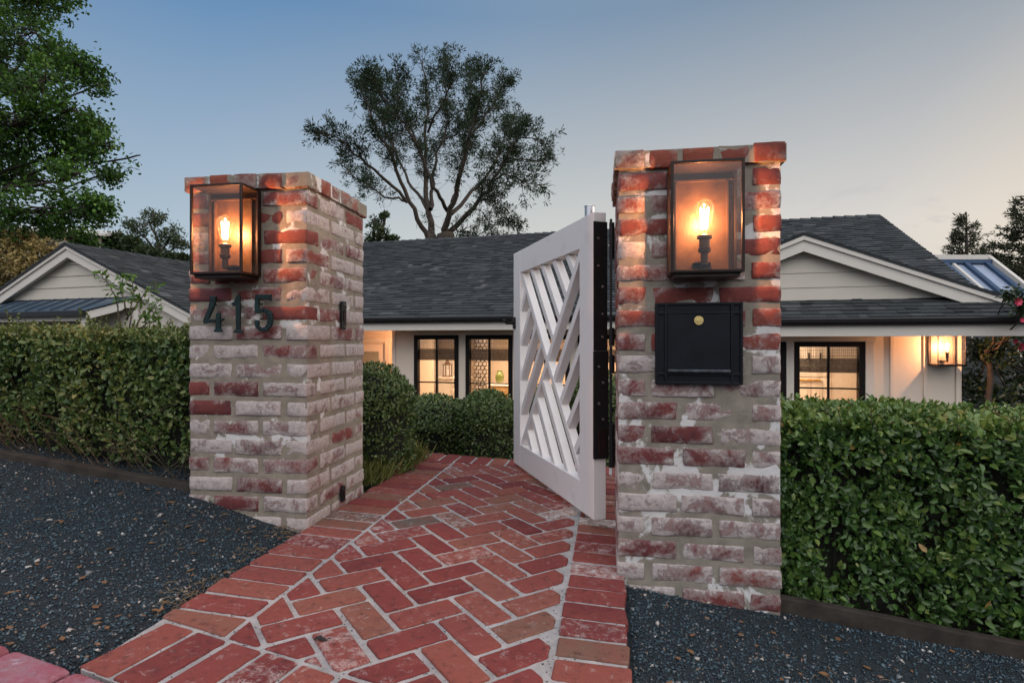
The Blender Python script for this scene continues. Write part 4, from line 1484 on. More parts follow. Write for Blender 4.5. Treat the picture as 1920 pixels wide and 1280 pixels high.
s = MB(); s.box(2.2, 2.34, -.008, .0195, BZ, hz(.5)); s.box(1.30, 1.40, -.008, .0195, BZ, hz(.69)); s.build('corner_board', M['trim'], wing)
r = MB()
for sg in (-1, 1):
    for (o_, h_, y0, y1) in ((.02, .19, -.12, -.09), (.0, .075, -.145, -.1205)):
        B = (sg * 3.05, za - 3.05 * pitw)
        r.prism([(0, y0, hz(za - o_)), (B[0], y0, hz(B[1] - o_)), (B[0], y0, hz(B[1] - o_ - h_)), (0, y0, hz(za - o_ - h_))], (0, y1 - y0, 0))
    r.hexa([(0, -.089, hz(za - .17)), (sg * 3.0, -.089, hz(za - .17 - 3 * pitw)), (sg * 3.0, .03, hz(za - .17 - 3 * pitw)), (0, .03, hz(za - .17)),
            (0, -.089, hz(za - .15)), (sg * 3.0, -.089, hz(za - .15 - 3 * pitw)), (sg * 3.0, .03, hz(za - .15 - 3 * pitw)), (0, .03, hz(za - .15))])
r.build('rake_board', M['trim'], gb)
for sg in (-1, 1):
    us = Vector((-sg, 0, pitw)).normalized()
    e0 = (3.05, -.16, hz(za - 3.05 * pitw + .01)) if sg > 0 else (-3.05, 6.6, hz(za - 3.05 * pitw + .01))
    shingles('roof', M['shingle'], wing, e0, (0, sg, 0), us, 6.76, 3.05 * math.hypot(1, pitw))
rc = MB(); y = -.16
while y < 6.5:
    rc.cur = (rng.uniform(.15, .6), 0, 0); l = rng.uniform(.01, .024)
    for sg in (-1, 1):
        rc.hexa([(0, y, hz(za + .012)), (0, y + .23, hz(za + .012)), (sg * .15, y + .23, hz(za - .054)), (sg * .15, y, hz(za - .054)),
                 (0, y, hz(za + .02 + l)), (0, y + .23, hz(za + .022)), (sg * .15, y + .23, hz(za - .044)), (sg * .15, y, hz(za - .04 + l * .5))])
    y += .2
rc.build('ridge_cap', M['shingle'], wing)
# standing seam porch roof
m_ = MB()
y0, y1, zh, zl_ = .019, -.42, .69, .475
xa, xb = -3.2, .83
m_.hexa([(xa, y1, hz(zl_ - .02)), (xb, y1, hz(zl_ - .02)), (xb + .45, y0, hz(zh - .02)), (xa, y0, hz(zh - .02)), (xa, y1, hz(zl_)), (xb, y1, hz(zl_)), (xb + .45, y0, hz(zh)), (xa, y0, hz(zh))])
mr = m_.build('metal_roof', M['metalroof'], wing)
m_ = MB(); x = xa + .1
while x < xb:
    m_.bar((x, y1 - .003, hz(zl_ + .013)), (x + .02, y0, hz(zh + .013)), .014, .025); x += .29
m_.bar((xb + .02, y1 - .005, hz(zl_ + .01)), (xb + .46, y0, hz(zh + .01)), .10, .03)
m_.build('seam', M['metalroof'], mr)
m_ = MB(); m_.box(xa, xb + .02, y1 - .07, y1 - .001, hz(zl_ - .09), hz(zl_ - .008)); m_.build('gutter', M['gutter'], wing, bevel=.006)
m_ = MB(); m_.hexa([(xb + .03, y1, hz(zl_ - .14)), (xb + .49, y0, hz(zh - .14)), (xb + .51, y0, hz(zh - .14)), (xb + .05, y1, hz(zl_ - .14)), (xb + .03, y1, hz(zl_ - .021)), (xb + .49, y0, hz(zh - .021)), (xb + .51, y0, hz(zh - .021)), (xb + .05, y1, hz(zl_ - .021))])
m_.box(xa, xb + .02, y1 + .03, y1 + .10, hz(zl_ - .16), hz(zl_ - .021)); m_.bar((xb - .05, y1 + .065, BZ), (xb - .05, y1 + .065, hz(zl_ - .161)), .1, .1, (0, 1, 0))
m_.build('porch_beam', M['trim'], wing)

# ------------------------------------------------------------------ other buildings
# blue metal roof with a skylight beyond the gable end
ob = thing('outbuilding', 'white framed glass roof with blue bars beyond the shingle gable', 'outbuilding', (11.4, 13, -1.4), 0)
rx0, rx1, ry0, ry1, rz0, rz1 = 10.6, 11.88, 14.0, 10.6, hz(2.0), hz(-.78)
def RP(x, f, up=0): return Vector((x, ry0 + (ry1 - ry0) * f, rz0 + (rz1 - rz0) * f + up))
q = MB(); q.hexa([RP(rx0, 0, -.06), RP(rx0, 1, -.06), RP(rx1, 1, -.06), RP(rx1, 0, -.06), RP(rx0, 0), RP(rx0, 1), RP(rx1, 1), RP(rx1, 0)])
q.build('pane', M['cone'], ob, 'world')
q = MB()
for x in (rx0 + .1, rx0 + .62, rx1 - .14): q.bar(RP(x, 0.02, .04), RP(x, 1, .04), .11, .09)
q.bar(RP(rx0, .03, .06), RP(rx1, .03, .06), .12, .1)
q.build('bar', M['blue'], ob, 'world')
q = MB()
q.bar(RP(rx0 - .1, 0, .10), RP(rx1 + .06, 0, .10), .10, .12); q.bar(RP(rx1 + .04, 0, .06), RP(rx1 + .04, 1, .06), .09, .16)
for x in (rx0 + .32,): q.bar(RP(x, .02, .03), RP(x, 1, .03), .07, .05)
q.build('frame', M['trim'], ob, 'world')
q = MB(); q.box(rx0 - .1, rx1, 11.5, 15.0, -1.4, hz(-.2)); q.build('wall', M['siding'], ob, 'world')
# pale neighbour behind the oak
nb_ = thing('neighbour_house', 'pale house half hidden behind the big leafy oak', 'house', (-18.6, 22.5, -1.4), R(25))
q = MB(); q.box(-1.7, 1.7, 0, 5, -1.4, CZ + 4.3); q.build('wall', M['siding'], nb_)
q = MB(); q.prism([(-2, -.4, CZ + 4.31), (2, -.4, CZ + 4.31), (2, 2.5, CZ + 4.9), (-2, 2.5, CZ + 4.9)], (0, 0, .12)); q.prism([(-2, 5.4, CZ + 4.31), (2, 5.4, CZ + 4.31), (2, 2.501, CZ + 4.9), (-2, 2.501, CZ + 4.9)], (0, 0, .12)); q.build('roof', M['trim'], nb_)
for x in (-.8, .8):
    q = MB(); q.box(x - .6, x + .6, -.06, -.001, CZ + 2.0, CZ + 3.4); w_ = q.build('window', M['trim'], nb_)
    q = MB(); q.box(x - .5, x + .5, -.075, -.061, CZ + 2.1, CZ + 3.3); q.build('pane', M['cone'], w_)
# shingled garden wall at the right, behind the camellia
gw = thing('garden_wall', 'dark shingled garden wall behind the camellia', 'wall', HW(3.0, 2.2, BZ), -HA)
q = MB()
z = BZ
while z < hz(.2):
    x = -2.4
    while x < 2.4:
        w = rng.uniform(.1, .22); q.cur = (min(1, max(0, rng.gauss(.6, .25))), 0, 0)
        q.box(x + .002, x + w, -.012 - rng.random() * .01, .0, z, z + .13); x += w
    z += .1305
q.build('shingle_face', M['shingle'], gw)
q = MB(); q.box(-2.4, 2.4, .001, .12, BZ, hz(.2)); q.build('core', M['soil'], gw)
# ------------------------------------------------------------------ hedges
def hedge(name, label, frame, length, depth, base, top, n, lsize, mat, wild, seedv, extra=None, cat='hedge'):
    """frame(s, d) -> (x, y): s along, d into the hedge; base(s), top(s) heights"""
    s0, s1 = 0.0, length
    x0, y0 = frame(length / 2, depth / 2)
    t = thing(name, label, cat, (x0, y0, base(length / 2)))
    # face, top, ends, sampled by area
    P, Dn, Nn, Ls, Tn = [], [], [], [], []
    def bulge(s, zf): return .035 * noise.noise((s * 2.1 + seedv, zf * 2.4, 1)) + .02 * noise.noise((s * 6 + seedv, zf * 7, 4))
    fr_area = length * .85; tp_area = length * depth
    tot = fr_area + tp_area + depth * .8
    for k in range(n):
        r = rng.random() * tot
        deep = rng.random() ** 1.8 * (.13 + .05 * wild)
        if r < fr_area:
            s = rng.uniform(s0, s1); zf = rng.random()
            d = deep - .02 + bulge(s, zf) + .05 * max(0, zf - .86) / .14 * .9 + (.04 * (1 - zf) ** 2 if wild else .0)
            if zf < .12: d += (.12 - zf) * .25
            z = base(s) + (top(s) - base(s)) * zf
            out = Vector((0, -1, .35))
        elif r < fr_area + tp_area:
            s = rng.uniform(s0, s1); d = rng.uniform(0, depth); z = top(s) - deep * .8 + .03 * noise.noise((s * 4, d * 4, seedv)) + .012
            if d < .06: z -= (.06 - d) * .6
            out = Vector((0, -.25, 1))
        else:
            s = s0 + deep if rng.random() < .5 else s1 - deep; d = rng.uniform(0, depth); zf = rng.random(); z = base(s) + (top(s) - base(s)) * zf
            out = Vector((-1 if s < length / 2 else 1, 0, .3))
        hole = noise.noise((s * 7 + seedv, z * 7, 9))
        low_ = 1 - (z - base(s)) / (top(s) - base(s))
        if hole < -.27 + .20 * low_ and rng.random() < .85 and deep < .10: continue  # thinned towards the base so the dark core shows and darkens it
        x, y = frame(s, d)
        x1, y1 = frame(s + .1, d); ex = Vector((x1 - x, y1 - y, 0)).normalized(); x2, y2 = frame(s, d + .1); ey = Vector((x2 - x, y2 - y, 0)).normalized()
        o = ex * out.x + ey * out.y + Vector((0, 0, out.z))
        rd = Vector((rng.gauss(0, 1), rng.gauss(0, 1), rng.gauss(0, 1)))
        P.append((x, y, z)); Nn.append(tuple(o.normalized() + rd * .42))
        rd2 = Vector((rng.gauss(0, 1), rng.gauss(0, 1), rng.gauss(0, 1)))
        Dn.append(tuple(rd2 * .75 + Vector((0, 0, .45)) + o * .35))
        Ls.append(lsize * (rng.uniform(.5, 1.0) if rng.random() < .6 else rng.uniform(.9, 1.45)))
        fresh = .30 * smooth((z - (top(s) - .07)) / .07)  # paler leaf tint over the topmost band
        Tn.append(1.0 if rng.random() < .006 else min(.94, max(0, rng.gauss(.37 + .12 * wild + .16 * noise.noise((s * 3.3, z * 3.3, seedv)), .19) + fresh)))
    # shoots along the top
    st = MB()
    for k in range(int(length * (95 if not wild else 120))):
        s = rng.uniform(s0, s1); d = rng.uniform(-.01, depth * .95)
        x, y = frame(s, d); z = top(s) - .02
        h = rng.uniform(.03, .075) * (1 + wild * (.9 if rng.random() < .25 else .2))
        le = Vector((rng.gauss(0, .25), rng.gauss(0, .25), 1)).normalized()
        b0 = Vector((x, y, z)); b1 = b0 + le * h
        st.tube([b0, b1], [.0022, .0012], 4, False)
        m = int(4 + h / .012)
        for q in range(m):
            f = q / m; p = b0 + le * h * f
            an = q * 2.4 + k; o = Vector((math.cos(an), math.sin(an), .5 + .9 * f))
            P.append(tuple(p)); Dn.append(tuple(o)); Nn.append((-o.x * .6, -o.y * .6, 1)); Ls.append(lsize * rng.uniform(.55, 1.0)); Tn.append(min(1, max(0, rng.gauss(.74, .16))))
    if extra: extra(P, Dn, Nn, Ls, Tn, st)
    L = np.array(Ls)
    leaves('foliage', np.array(P), np.array(Dn), np.array(Nn), L, L * nr.uniform(.46, .62, len(L)), np.array(Tn), mat, t, .22)
    # added dark core box that blocks light, with twigs through it
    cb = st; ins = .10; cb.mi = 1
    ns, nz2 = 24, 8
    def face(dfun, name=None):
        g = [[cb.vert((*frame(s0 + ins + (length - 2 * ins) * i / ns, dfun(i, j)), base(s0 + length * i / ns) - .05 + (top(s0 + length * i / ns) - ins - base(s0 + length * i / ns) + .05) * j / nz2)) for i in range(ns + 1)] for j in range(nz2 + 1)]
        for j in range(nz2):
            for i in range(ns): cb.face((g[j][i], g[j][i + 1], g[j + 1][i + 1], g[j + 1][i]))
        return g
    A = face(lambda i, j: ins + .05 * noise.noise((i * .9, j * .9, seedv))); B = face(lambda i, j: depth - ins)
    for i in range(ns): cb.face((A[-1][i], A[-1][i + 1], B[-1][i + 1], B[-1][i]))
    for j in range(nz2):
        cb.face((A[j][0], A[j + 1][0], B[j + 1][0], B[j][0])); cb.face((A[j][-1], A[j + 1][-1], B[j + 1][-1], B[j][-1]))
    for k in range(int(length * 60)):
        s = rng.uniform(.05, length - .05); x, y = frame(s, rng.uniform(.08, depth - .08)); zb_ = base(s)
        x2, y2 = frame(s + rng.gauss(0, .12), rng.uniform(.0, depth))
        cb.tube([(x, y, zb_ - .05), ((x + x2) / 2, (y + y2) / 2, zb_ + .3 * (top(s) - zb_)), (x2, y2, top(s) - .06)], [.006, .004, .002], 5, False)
    cb.build('branches_and_core', [M['twig'], M['core']], t, 'world')
    return t


# clipped privet to the right of the mailbox pillar
rs = Vector((.373, 1.98)) + Vector((math.cos(THR), -math.sin(THR))) * .548 + Vector((math.sin(THR), math.cos(THR))) * .10
ru = Vector((math.cos(R(10.5)), -math.sin(R(10.5)))); rv = Vector((math.sin(R(10.5)), math.cos(R(10.5))))
frR = lambda s, d: (rs.x + ru.x * s + rv.x * d, rs.y + ru.y * s + rv.y * d)
def baseR(s): x, y = frR(s, -.05); return gz(x, y) - .0
hedge('hedge', 'dense clipped glossy hedge beside the mailbox pillar', frR, 1.95, .55, lambda s: baseR(s) + .02, lambda s: .556 + .018 * noise.noise((s * 1.7, 3, 0)) - .008 * s, 42000, .0275, M['privet'], 0, 3.1)

# loose hedge left of the numeral pillar
ls = Vector((flx, fly)) + Vector((math.sin(THL), math.cos(THL))) * .16 - Vector((math.cos(THL), -math.sin(THL))) * .02
lu = Vector((-math.cos(R(9)), math.sin(R(9)))); lv = Vector((math.sin(R(9)), math.cos(R(9))))
frL = lambda s, d: (ls.x + lu.x * s + lv.x * d, ls.y + lu.y * s + lv.y * d)
def baseL(s): x, y = frL(s, -.05); return gz(x, y)


def wild_extra(P, D, Nn, Ls, Tn, st):
    # dry grass stems and long shoots leaning out of the hedge
    for k in range(150):
        s = rng.uniform(0, 2.2); x, y = frL(s, rng.uniform(-.06, .04)); zb_ = baseL(s)
        h = rng.uniform(.15, .5); le = Vector((rng.gauss(0, .5), rng.gauss(-.35, .25), 1)).normalized()
        b0 = Vector((x, y, zb_)); b1 = b0 + le * h * .6; b2 = b1 + (le + Vector((rng.gauss(0, .5), -.3, -.5))).normalized() * h * .5
        st.tube([b0, b1, b2], [.0018, .0014, .0006], 3, False)


hedge('hedge', 'loose overgrown hedge beside the numeral pillar', frL, 2.6, .75, lambda s: baseL(s) + .02, lambda s: .848 + .035 * noise.noise((s * 1.9, 7, 0)) + .018 * noise.noise((s * 6, 1, 0)) + .02 * s, 52000, .026, M['wildleaf'], 1, 8.4, wild_extra)

# timber boards holding back the planting
def board(label, pts, h, th, sink):
    x = sum(p[0] for p in pts) / len(pts); y = sum(p[1] for p in pts) / len(pts)
    t = thing('timber_edging', label, 'edging board', (x, y, gz(x, y)), 0, 'timber edging boards')
    q = MB(); n = len(pts)
    rows = []
    for i, (x, y, z) in enumerate(pts):
        a_ = Vector(pts[max(i - 1, 0)][:2]); b_ = Vector(pts[min(i + 1, n - 1)][:2]); d = (b_ - a_).normalized(); nn_ = Vector((-d.y, d.x)) * th / 2
        wv = .004 * noise.noise((x * 9, y * 9, 0)); wz = .006 * noise.noise((x * 5, y * 5, 3))
        rows.append([q.vert((x + nn_.x, y + nn_.y + wv, z - sink)), q.vert((x - nn_.x, y - nn_.y + wv, z - sink)), q.vert((x - nn_.x, y - nn_.y + wv, z + h + wz)), q.vert((x + nn_.x, y + nn_.y + wv, z + h + wz * .7))])
    for A, B in zip(rows, rows[1:]):
        for k in range(4): q.face((A[k], A[(k + 1) % 4], B[(k + 1) % 4], B[k]))
    q.face(rows[0]); q.face(rows[-1][::-1])
    q.build('plank', M['timber'], t, 'world', bevel=.004)
    return t


pr = [(*frR(.002 + s, -.05), 0) for s in np.linspace(0, 2.0, 24)]
board('dark weathered edging board under the clipped hedge', [(x, y, gz(x, y)) for x, y, _ in pr], .052, .035, .05)
pl = [(*frL(.0 + s, -.10 - .02 * math.sin(s * 1.3)), 0) for s in np.linspace(0, 2.7, 30)]
board('dark weathered edging board under the loose hedge', [(x, y, gz(x, y)) for x, y, _ in pl], .030, .045, .05)


# ------------------------------------------------------------------ rounded shrubs
def shrub(name, label, c, rad, base, n, lsize, mat, group=None, seedv=0.0, cat='shrub', tint=.45):
    t = thing(name, label, cat, (c[0], c[1], base), 0, group)
    h = c[2] - base
    P, D, Nn, Ls, Tn = [], [], [], [], []
    for k in range(n):
        d = Vector((rng.gauss(0, 1), rng.gauss(0, 1), rng.gauss(0, 1))).normalized()
        r = 1 - rng.random() ** 1.7 * .22 + .09 * noise.noise(d * 2.3 + Vector((seedv, 0, 0))) + .04 * noise.noise(d * 7 + Vector((seedv, 2, 0)))
        p = Vector((c[0] + d.x * rad[0] * r, c[1] + d.y * rad[1] * r, c[2] + d.z * rad[2] * r))
        if d.z < -.15: p.x = c[0] + d.x / math.hypot(d.x, d.y) * rad[0] * r * .97; p.y = c[1] + d.y / math.hypot(d.x, d.y) * rad[1] * r * .97; p.z = c[2] - rng.random() * h
        if p.z < base: continue
        if noise.noise((p.x * 9, p.y * 9, p.z * 9 + seedv)) < -.33 and rng.random() < .75: continue
        rd = Vector((rng.gauss(0, 1), rng.gauss(0, 1), rng.gauss(0, 1)))
        P.append(tuple(p)); Nn.append(tuple(d + Vector((0, 0, .5)) + rd * .4)); rd = Vector((rng.gauss(0, 1), rng.gauss(0, 1), rng.gauss(0, 1)))
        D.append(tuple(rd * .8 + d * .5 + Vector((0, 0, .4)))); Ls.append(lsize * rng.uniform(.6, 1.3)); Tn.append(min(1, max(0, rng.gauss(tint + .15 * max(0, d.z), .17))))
    L = np.array(Ls)
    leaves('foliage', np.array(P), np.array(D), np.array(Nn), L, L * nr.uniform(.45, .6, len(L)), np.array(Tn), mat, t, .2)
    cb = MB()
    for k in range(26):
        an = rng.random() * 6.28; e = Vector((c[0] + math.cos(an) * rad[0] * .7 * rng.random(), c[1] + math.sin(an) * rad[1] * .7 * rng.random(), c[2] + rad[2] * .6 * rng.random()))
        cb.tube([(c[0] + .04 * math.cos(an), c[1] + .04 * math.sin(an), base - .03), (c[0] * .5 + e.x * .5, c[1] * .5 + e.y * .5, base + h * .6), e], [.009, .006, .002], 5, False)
    prof = [(.35, -h / rad[2]), (.72, -h / rad[2] * .9), (.80, -.1), (.76, .25), (.55, .58), (.2, .76)]  # added dark core blocking light inside the shrub
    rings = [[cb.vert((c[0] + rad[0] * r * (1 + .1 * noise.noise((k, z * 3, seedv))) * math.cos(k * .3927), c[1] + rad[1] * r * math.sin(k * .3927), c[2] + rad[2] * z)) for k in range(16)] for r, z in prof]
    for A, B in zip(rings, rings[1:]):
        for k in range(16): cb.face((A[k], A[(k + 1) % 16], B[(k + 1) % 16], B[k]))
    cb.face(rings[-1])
    cb.build('branches_and_core', M['core'], t, 'world')
    return t


p = at(696, 760, 3.42)
shrub('boxwood_shrub', 'tall rounded boxwood with grass at its foot between pillar and path', (p.x, p.y, .44), (.27, .30, .25), -.0, 8500, .024, M['box'], seedv=1, tint=.55)
gg = 'clipped shrubs at the far end of the path'
for (px, py, Y, rx, rz, base, lab, sd) in (
        (812, 790, 4.35, .33, .20, -.25, 'wide clipped shrub at the path end under the first lit window', 2),
        (915, 785, 4.20, .24, .21, -.25, 'rounded clipped shrub at the path end touching the gate edge', 3),
        (1030, 785, 4.45, .36, .26, -.3, 'clipped shrub seen through the gate lattice', 4),
        (1128, 770, 4.3, .24, .30, -.3, 'clipped shrub filling the gap between gate and mailbox pillar', 5)):
    p = at(px, py, Y)
    shrub('clipped_shrub', lab, (p.x, p.y, p.z), (rx, .32, rz), base, 9000, .024, M['box'], gg, sd, tint=.46)

# grass spilling over the path edge
P, D, Nn, L, Tn = [], [], [], [], []
for k in range(5200):
    v = rng.uniform(2.84, 3.62); u = UL - .16 + rng.gauss(0, .06) + .07 * (v - 3.0)
    x, y = xy(u, v)
    z = pz(x, y) - .02
    h = rng.uniform(.06, .17)
    P.append((x, y, z)); D.append((rng.gauss(.30, .42), rng.gauss(-.25, .42), 1)); Nn.append((rng.gauss(0, 1), rng.gauss(0, 1), .2)); L.append(h); Tn.append(min(1, max(0, rng.gauss(.45, .24))))
L = np.array(L)
o = leaves('grass', np.array(P), np.array(D), np.array(Nn), L, np.full(len(L), .0055), np.array(Tn), M['grassblade'], None, .1)
tag(o, kind='stuff')


# ------------------------------------------------------------------ trees
def limb_points(pts, n=5, wob=.05):
    """smooth a polyline (Catmull-Rom) and roughen it"""
    out = []
    P = [Vector(p) for p in pts]
    for i in range(len(P) - 1):
        p0, p1, p2, p3 = P[max(i - 1, 0)], P[i], P[i + 1], P[min(i + 2, len(P) - 1)]
        for k in range(n):
            t = k / n
            q = .5 * ((2 * p1) + (p2 - p0) * t + (2 * p0 - 5 * p1 + 4 * p2 - p3) * t * t + (3 * p1 - p0 - 3 * p2 + p3) * t ** 3)
            w = wob * (p2 - p1).length
            out.append(q + Vector((rng.gauss(0, w * .3), rng.gauss(0, w * .3), rng.gauss(0, w * .3))))
    out.append(P[-1])
    return out


class Tree:
    def __init__(s, name, label, base, group=None):
        s.t = thing(name, label, 'tree', base, 0, group); s.w = MB()
        s.P, s.D, s.N, s.L, s.T, s.Wd = [], [], [], [], [], []

    def limb(s, pts, r0, r1, n=5, wob=.06, sides=7):
        q = limb_points(pts, n, wob); m = len(q) - 1
        s.w.tube(q, [r0 + (r1 - r0) * (i / m) ** .8 for i in range(m + 1)], sides, False)
        return q

    def leaf(s, p, d, nrm, l, w, t):
        s.P.append(tuple(p)); s.D.append(tuple(d)); s.N.append(tuple(nrm)); s.L.append(l); s.Wd.append(w); s.T.append(min(1, max(0, t)))

    def tuft(s, c, r, n, l, w, t, axis=None, spread=1.0):
        for _ in range(n):
            d = Vector((rng.gauss(0, 1), rng.gauss(0, 1), rng.gauss(0, 1))).normalized()
            if axis is not None: d = (d * spread + axis).normalized()
            p = c + d * r * rng.random() ** .6
            s.leaf(p, d + Vector((0, 0, .15)), Vector((rng.gauss(0, 1), rng.gauss(0, 1), rng.gauss(0, 1))), l * rng.uniform(.6, 1.3), w * rng.uniform(.7, 1.3), rng.gauss(t, .2))

    def done(s, leafmat, bark, six=False, fold=.15):
        s.w.build('trunk', bark, s.t, 'world', shade=True)
        leaves('crown', np.array(s.P), np.array(s.D), np.array(s.N), np.array(s.L), np.array(s.Wd), np.array(s.T), leafmat, s.t, fold, six)


def rv3(): return Vector((rng.gauss(0, 1), rng.gauss(0, 1), rng.gauss(0, 1)))


# --- the big many-stemmed tree behind the roof
Yc = 25.0
T_ = Tree('spreading_tree', 'large dark many stemmed tree rising behind the shingle roof', (at(825, 640, Yc).x, Yc, -1.3))
def C(px, py, dy=0.0): return at(560 + (745 + (px - 745) * .94) / 3.048, 60 + (py * .925 + 88) / 3.048, Yc + dy)
T_.limb([(at(812, 640, Yc).x, Yc, -1.4), C(760, 1280), C(745, 1180)], .42, .30, 5, .02, 10)
T_.limb([(at(838, 640, Yc).x, Yc + .2, -1.4), C(850, 1280), C(845, 1150)], .46, .38, 5, .02, 10)
LB = [
    ([(745, 1180, 0), (620, 940, -.6), (500, 640, -1.2), (400, 440, -1.6), (315, 200, -1.8)], .17, .03),
    ([(612, 950, -.6), (440, 790, -1.8), (320, 680, -2.6), (190, 560, -3.4), (90, 530, -3.8)], .11, .02),
    ([(618, 960, -.4), (450, 900, .8), (350, 840, 1.6), (250, 775, 2.4)], .08, .015),
    ([(770, 1180, 0), (735, 980, .5), (720, 700, .8), (735, 400, .9), (705, 90, 1.0)], .24, .03),
    ([(730, 1000, .5), (620, 830, 1.8), (520, 600, 2.6), (440, 420, 3.2), (400, 220, 3.6)], .12, .02),
    ([(835, 1150, 0), (880, 1000, -.6), (935, 780, -1.4), (990, 560, -2.0), (1045, 350, -2.4), (1075, 160, -2.6)], .22, .03),
    ([(885, 1020, -.4), (1040, 860, .6), (1150, 690, 1.4), (1210, 540, 2.0), (1270, 410, 2.4)], .14, .02),
    ([(860, 1150, .2), (960, 1050, -.4), (1100, 880, -1.6), (1220, 670, -2.6), (1320, 490, -3.2)], .20, .025),
    ([(1130, 830, -1.8), (1220, 785, -2.6), (1330, 835, -3.2), (1430, 850, -3.6)], .06, .012),
    ([(1200, 720, -2.4), (1300, 690, -2.0), (1380, 700, -1.6), (1445, 690, -1.4)], .06, .012),
    ([(1290, 560, -3.0), (1370, 560, -3.2), (1440, 575, -3.4)], .05, .012),
    ([(765, 1000, .3), (770, 800, 1.6), (830, 560, 2.4), (860, 350, 2.8), (810, 70, 3.2)], .14, .025),
    ([(860, 1010, -.2), (790, 890, -1.8), (690, 650, -2.6), (600, 480, -3.2), (480, 330, -3.6), (400, 190, -3.8)], .13, .02),
    ([(880, 960, -.6), (930, 830, 1.0), (960, 600, 2.2), (980, 400, 3.0), (1000, 140, 3.4)], .12, .02),
    ([(990, 1010, -.6), (1080, 940, -1.6), (1160, 980, -2.2), (1245, 1090, -2.6)], .05, .01),
    ([(1000, 1000, .2), (1060, 1010, 1.0), (1110, 1080, 1.4), (1120, 1150, 1.6)], .035, .008),
    ([(720, 700, .8), (640, 520, -.6), (560, 330, -1.2), (560, 190, -1.4)], .09, .02),
    ([(735, 520, .8), (820, 350, -.8), (880, 200, -1.4), (850, 130, -1.6)], .08, .02),
    ([(990, 560, -2.0), (1090, 420, -1.0), (1160, 300, -.6), (1205, 220, -.4)], .08, .015),
    ([(880, 1090, 0), (905, 1130, -1.4), (960, 1140, -1.9), (985, 1160, -2)], .03, .01),
]
for k, (pts, r0, r1) in enumerate(LB):
    q = T_.limb([C(*p) for p in pts], r0 * .74, r1 * .7, 5, .07, 7)
    m = len(q) - 1
    start = .18 if len(pts) < 5 else .30
    L_ = sum((q[i + 1] - q[i]).length for i in range(m))
    for j in range(int(L_ * 11)):
        f = rng.uniform(start, 1.0) ** .85
        i = min(m - 1, int(f * m)); base = q[i].lerp(q[i + 1], f * m - i); dr = (q[i + 1] - q[i]).normalized()
        ln = rng.uniform(.35, 1.35) * (1.25 - .68 * f)
        d = (dr * .75 + rv3() * .6 + Vector((0, 0, .12))).normalized()
        e1 = base + d * ln * .5 + rv3() * .05; e2 = e1 + (d + rv3() * .35 + Vector((0, 0, .22))).normalized() * ln * .55
        T_.w.tube([base, e1, e2], [.016, .010, .004], 4, False)
        for c in (e1, e1.lerp(e2, .35), e1.lerp(e2, .7), e2):
            if noise.noise(c * .9) < -.34 or rng.random() < .12: continue
            T_.tuft(c + rv3() * .07, .17, 16, .15, .038, .28 + .25 * noise.noise(c * .5), d, 1.2)
    for j in range(int(L_ * 2.2)):
        f = rng.uniform(.15, .75); i = min(m - 1, int(f * m)); base = q[i]; d = rv3().normalized()
        T_.w.tube([base, base + d * .4, base + d * .6 + rv3() * .2], [.011, .006, .003], 4, False)
T_.done(M['needle'], M['bark'])

# --- oak at the left
Yo = 11.5
T_ = Tree('oak_tree', 'leafy bright green oak hanging in from the picture edge', (at(-330, 640, Yo).x, Yo, -1.0))
tb = Vector((at(-330, 640, Yo).x, Yo, -1.1))
T_.limb([tb, tb + Vector((.2, 0, 2.6)), at(-230, 250, Yo), at(-180, 40, Yo), at(-120, -160, Yo)], .42, .14, 5, .03, 10)
pads = [(-40, -20, 95), (60, -10, 70), (40, 70, 70), (95, 95, 42), (-30, 120, 90), (60, 160, 70), (150, 130, 44), (185, 158, 26), (110, 215, 60), (20, 240, 80), (165, 235, 40), (190, 285, 46),
        (240, 297, 30), (110, 285, 58), (215, 330, 26), (130, 330, 34), (40, 320, 55), (60, 395, 58), (140, 395, 48), (185, 388, 26), (10, 440, 50), (105, 445, 50), (160, 450, 30), (-60, 330, 90), (-70, 200, 90), (-60, 440, 60)]
for (px, py, pr) in pads:
    dy = rng.uniform(-1.3, 1.3); c = at(px, py, Yo + dy); r = pr * Yo / F
    st = at(-215 + rng.uniform(-20, 20), min(py + 60 + .25 * (px + 200), 430), Yo)
    q = T_.limb([st, st.lerp(c, .5) + Vector((0, 0, .10)), c, c + (c - st).normalized() * r * .6], .042, .008, 5, .08, 6)
    for k in range(int(46 * (pr / 50) ** 2) + 12):
        d = rv3().normalized(); f = rng.random() ** .45
        e = c + Vector((d.x * r, d.y * r * 1.1, d.z * r * .78)) * f
        if noise.noise(e * 1.9) < -.14: continue
        b0 = q[rng.randrange(len(q) // 2, len(q))]
        if rng.random() < .45: T_.w.tube([b0, b0.lerp(e, .5) + rv3() * .05, e], [.014, .008, .003], 4, False)
        for j in range(26):
            p = e + rv3() * .085
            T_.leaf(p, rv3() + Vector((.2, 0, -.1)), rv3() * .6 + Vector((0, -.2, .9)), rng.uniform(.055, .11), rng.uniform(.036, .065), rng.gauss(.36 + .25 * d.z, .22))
T_.done(M['oak'], M['darkbark'], True)

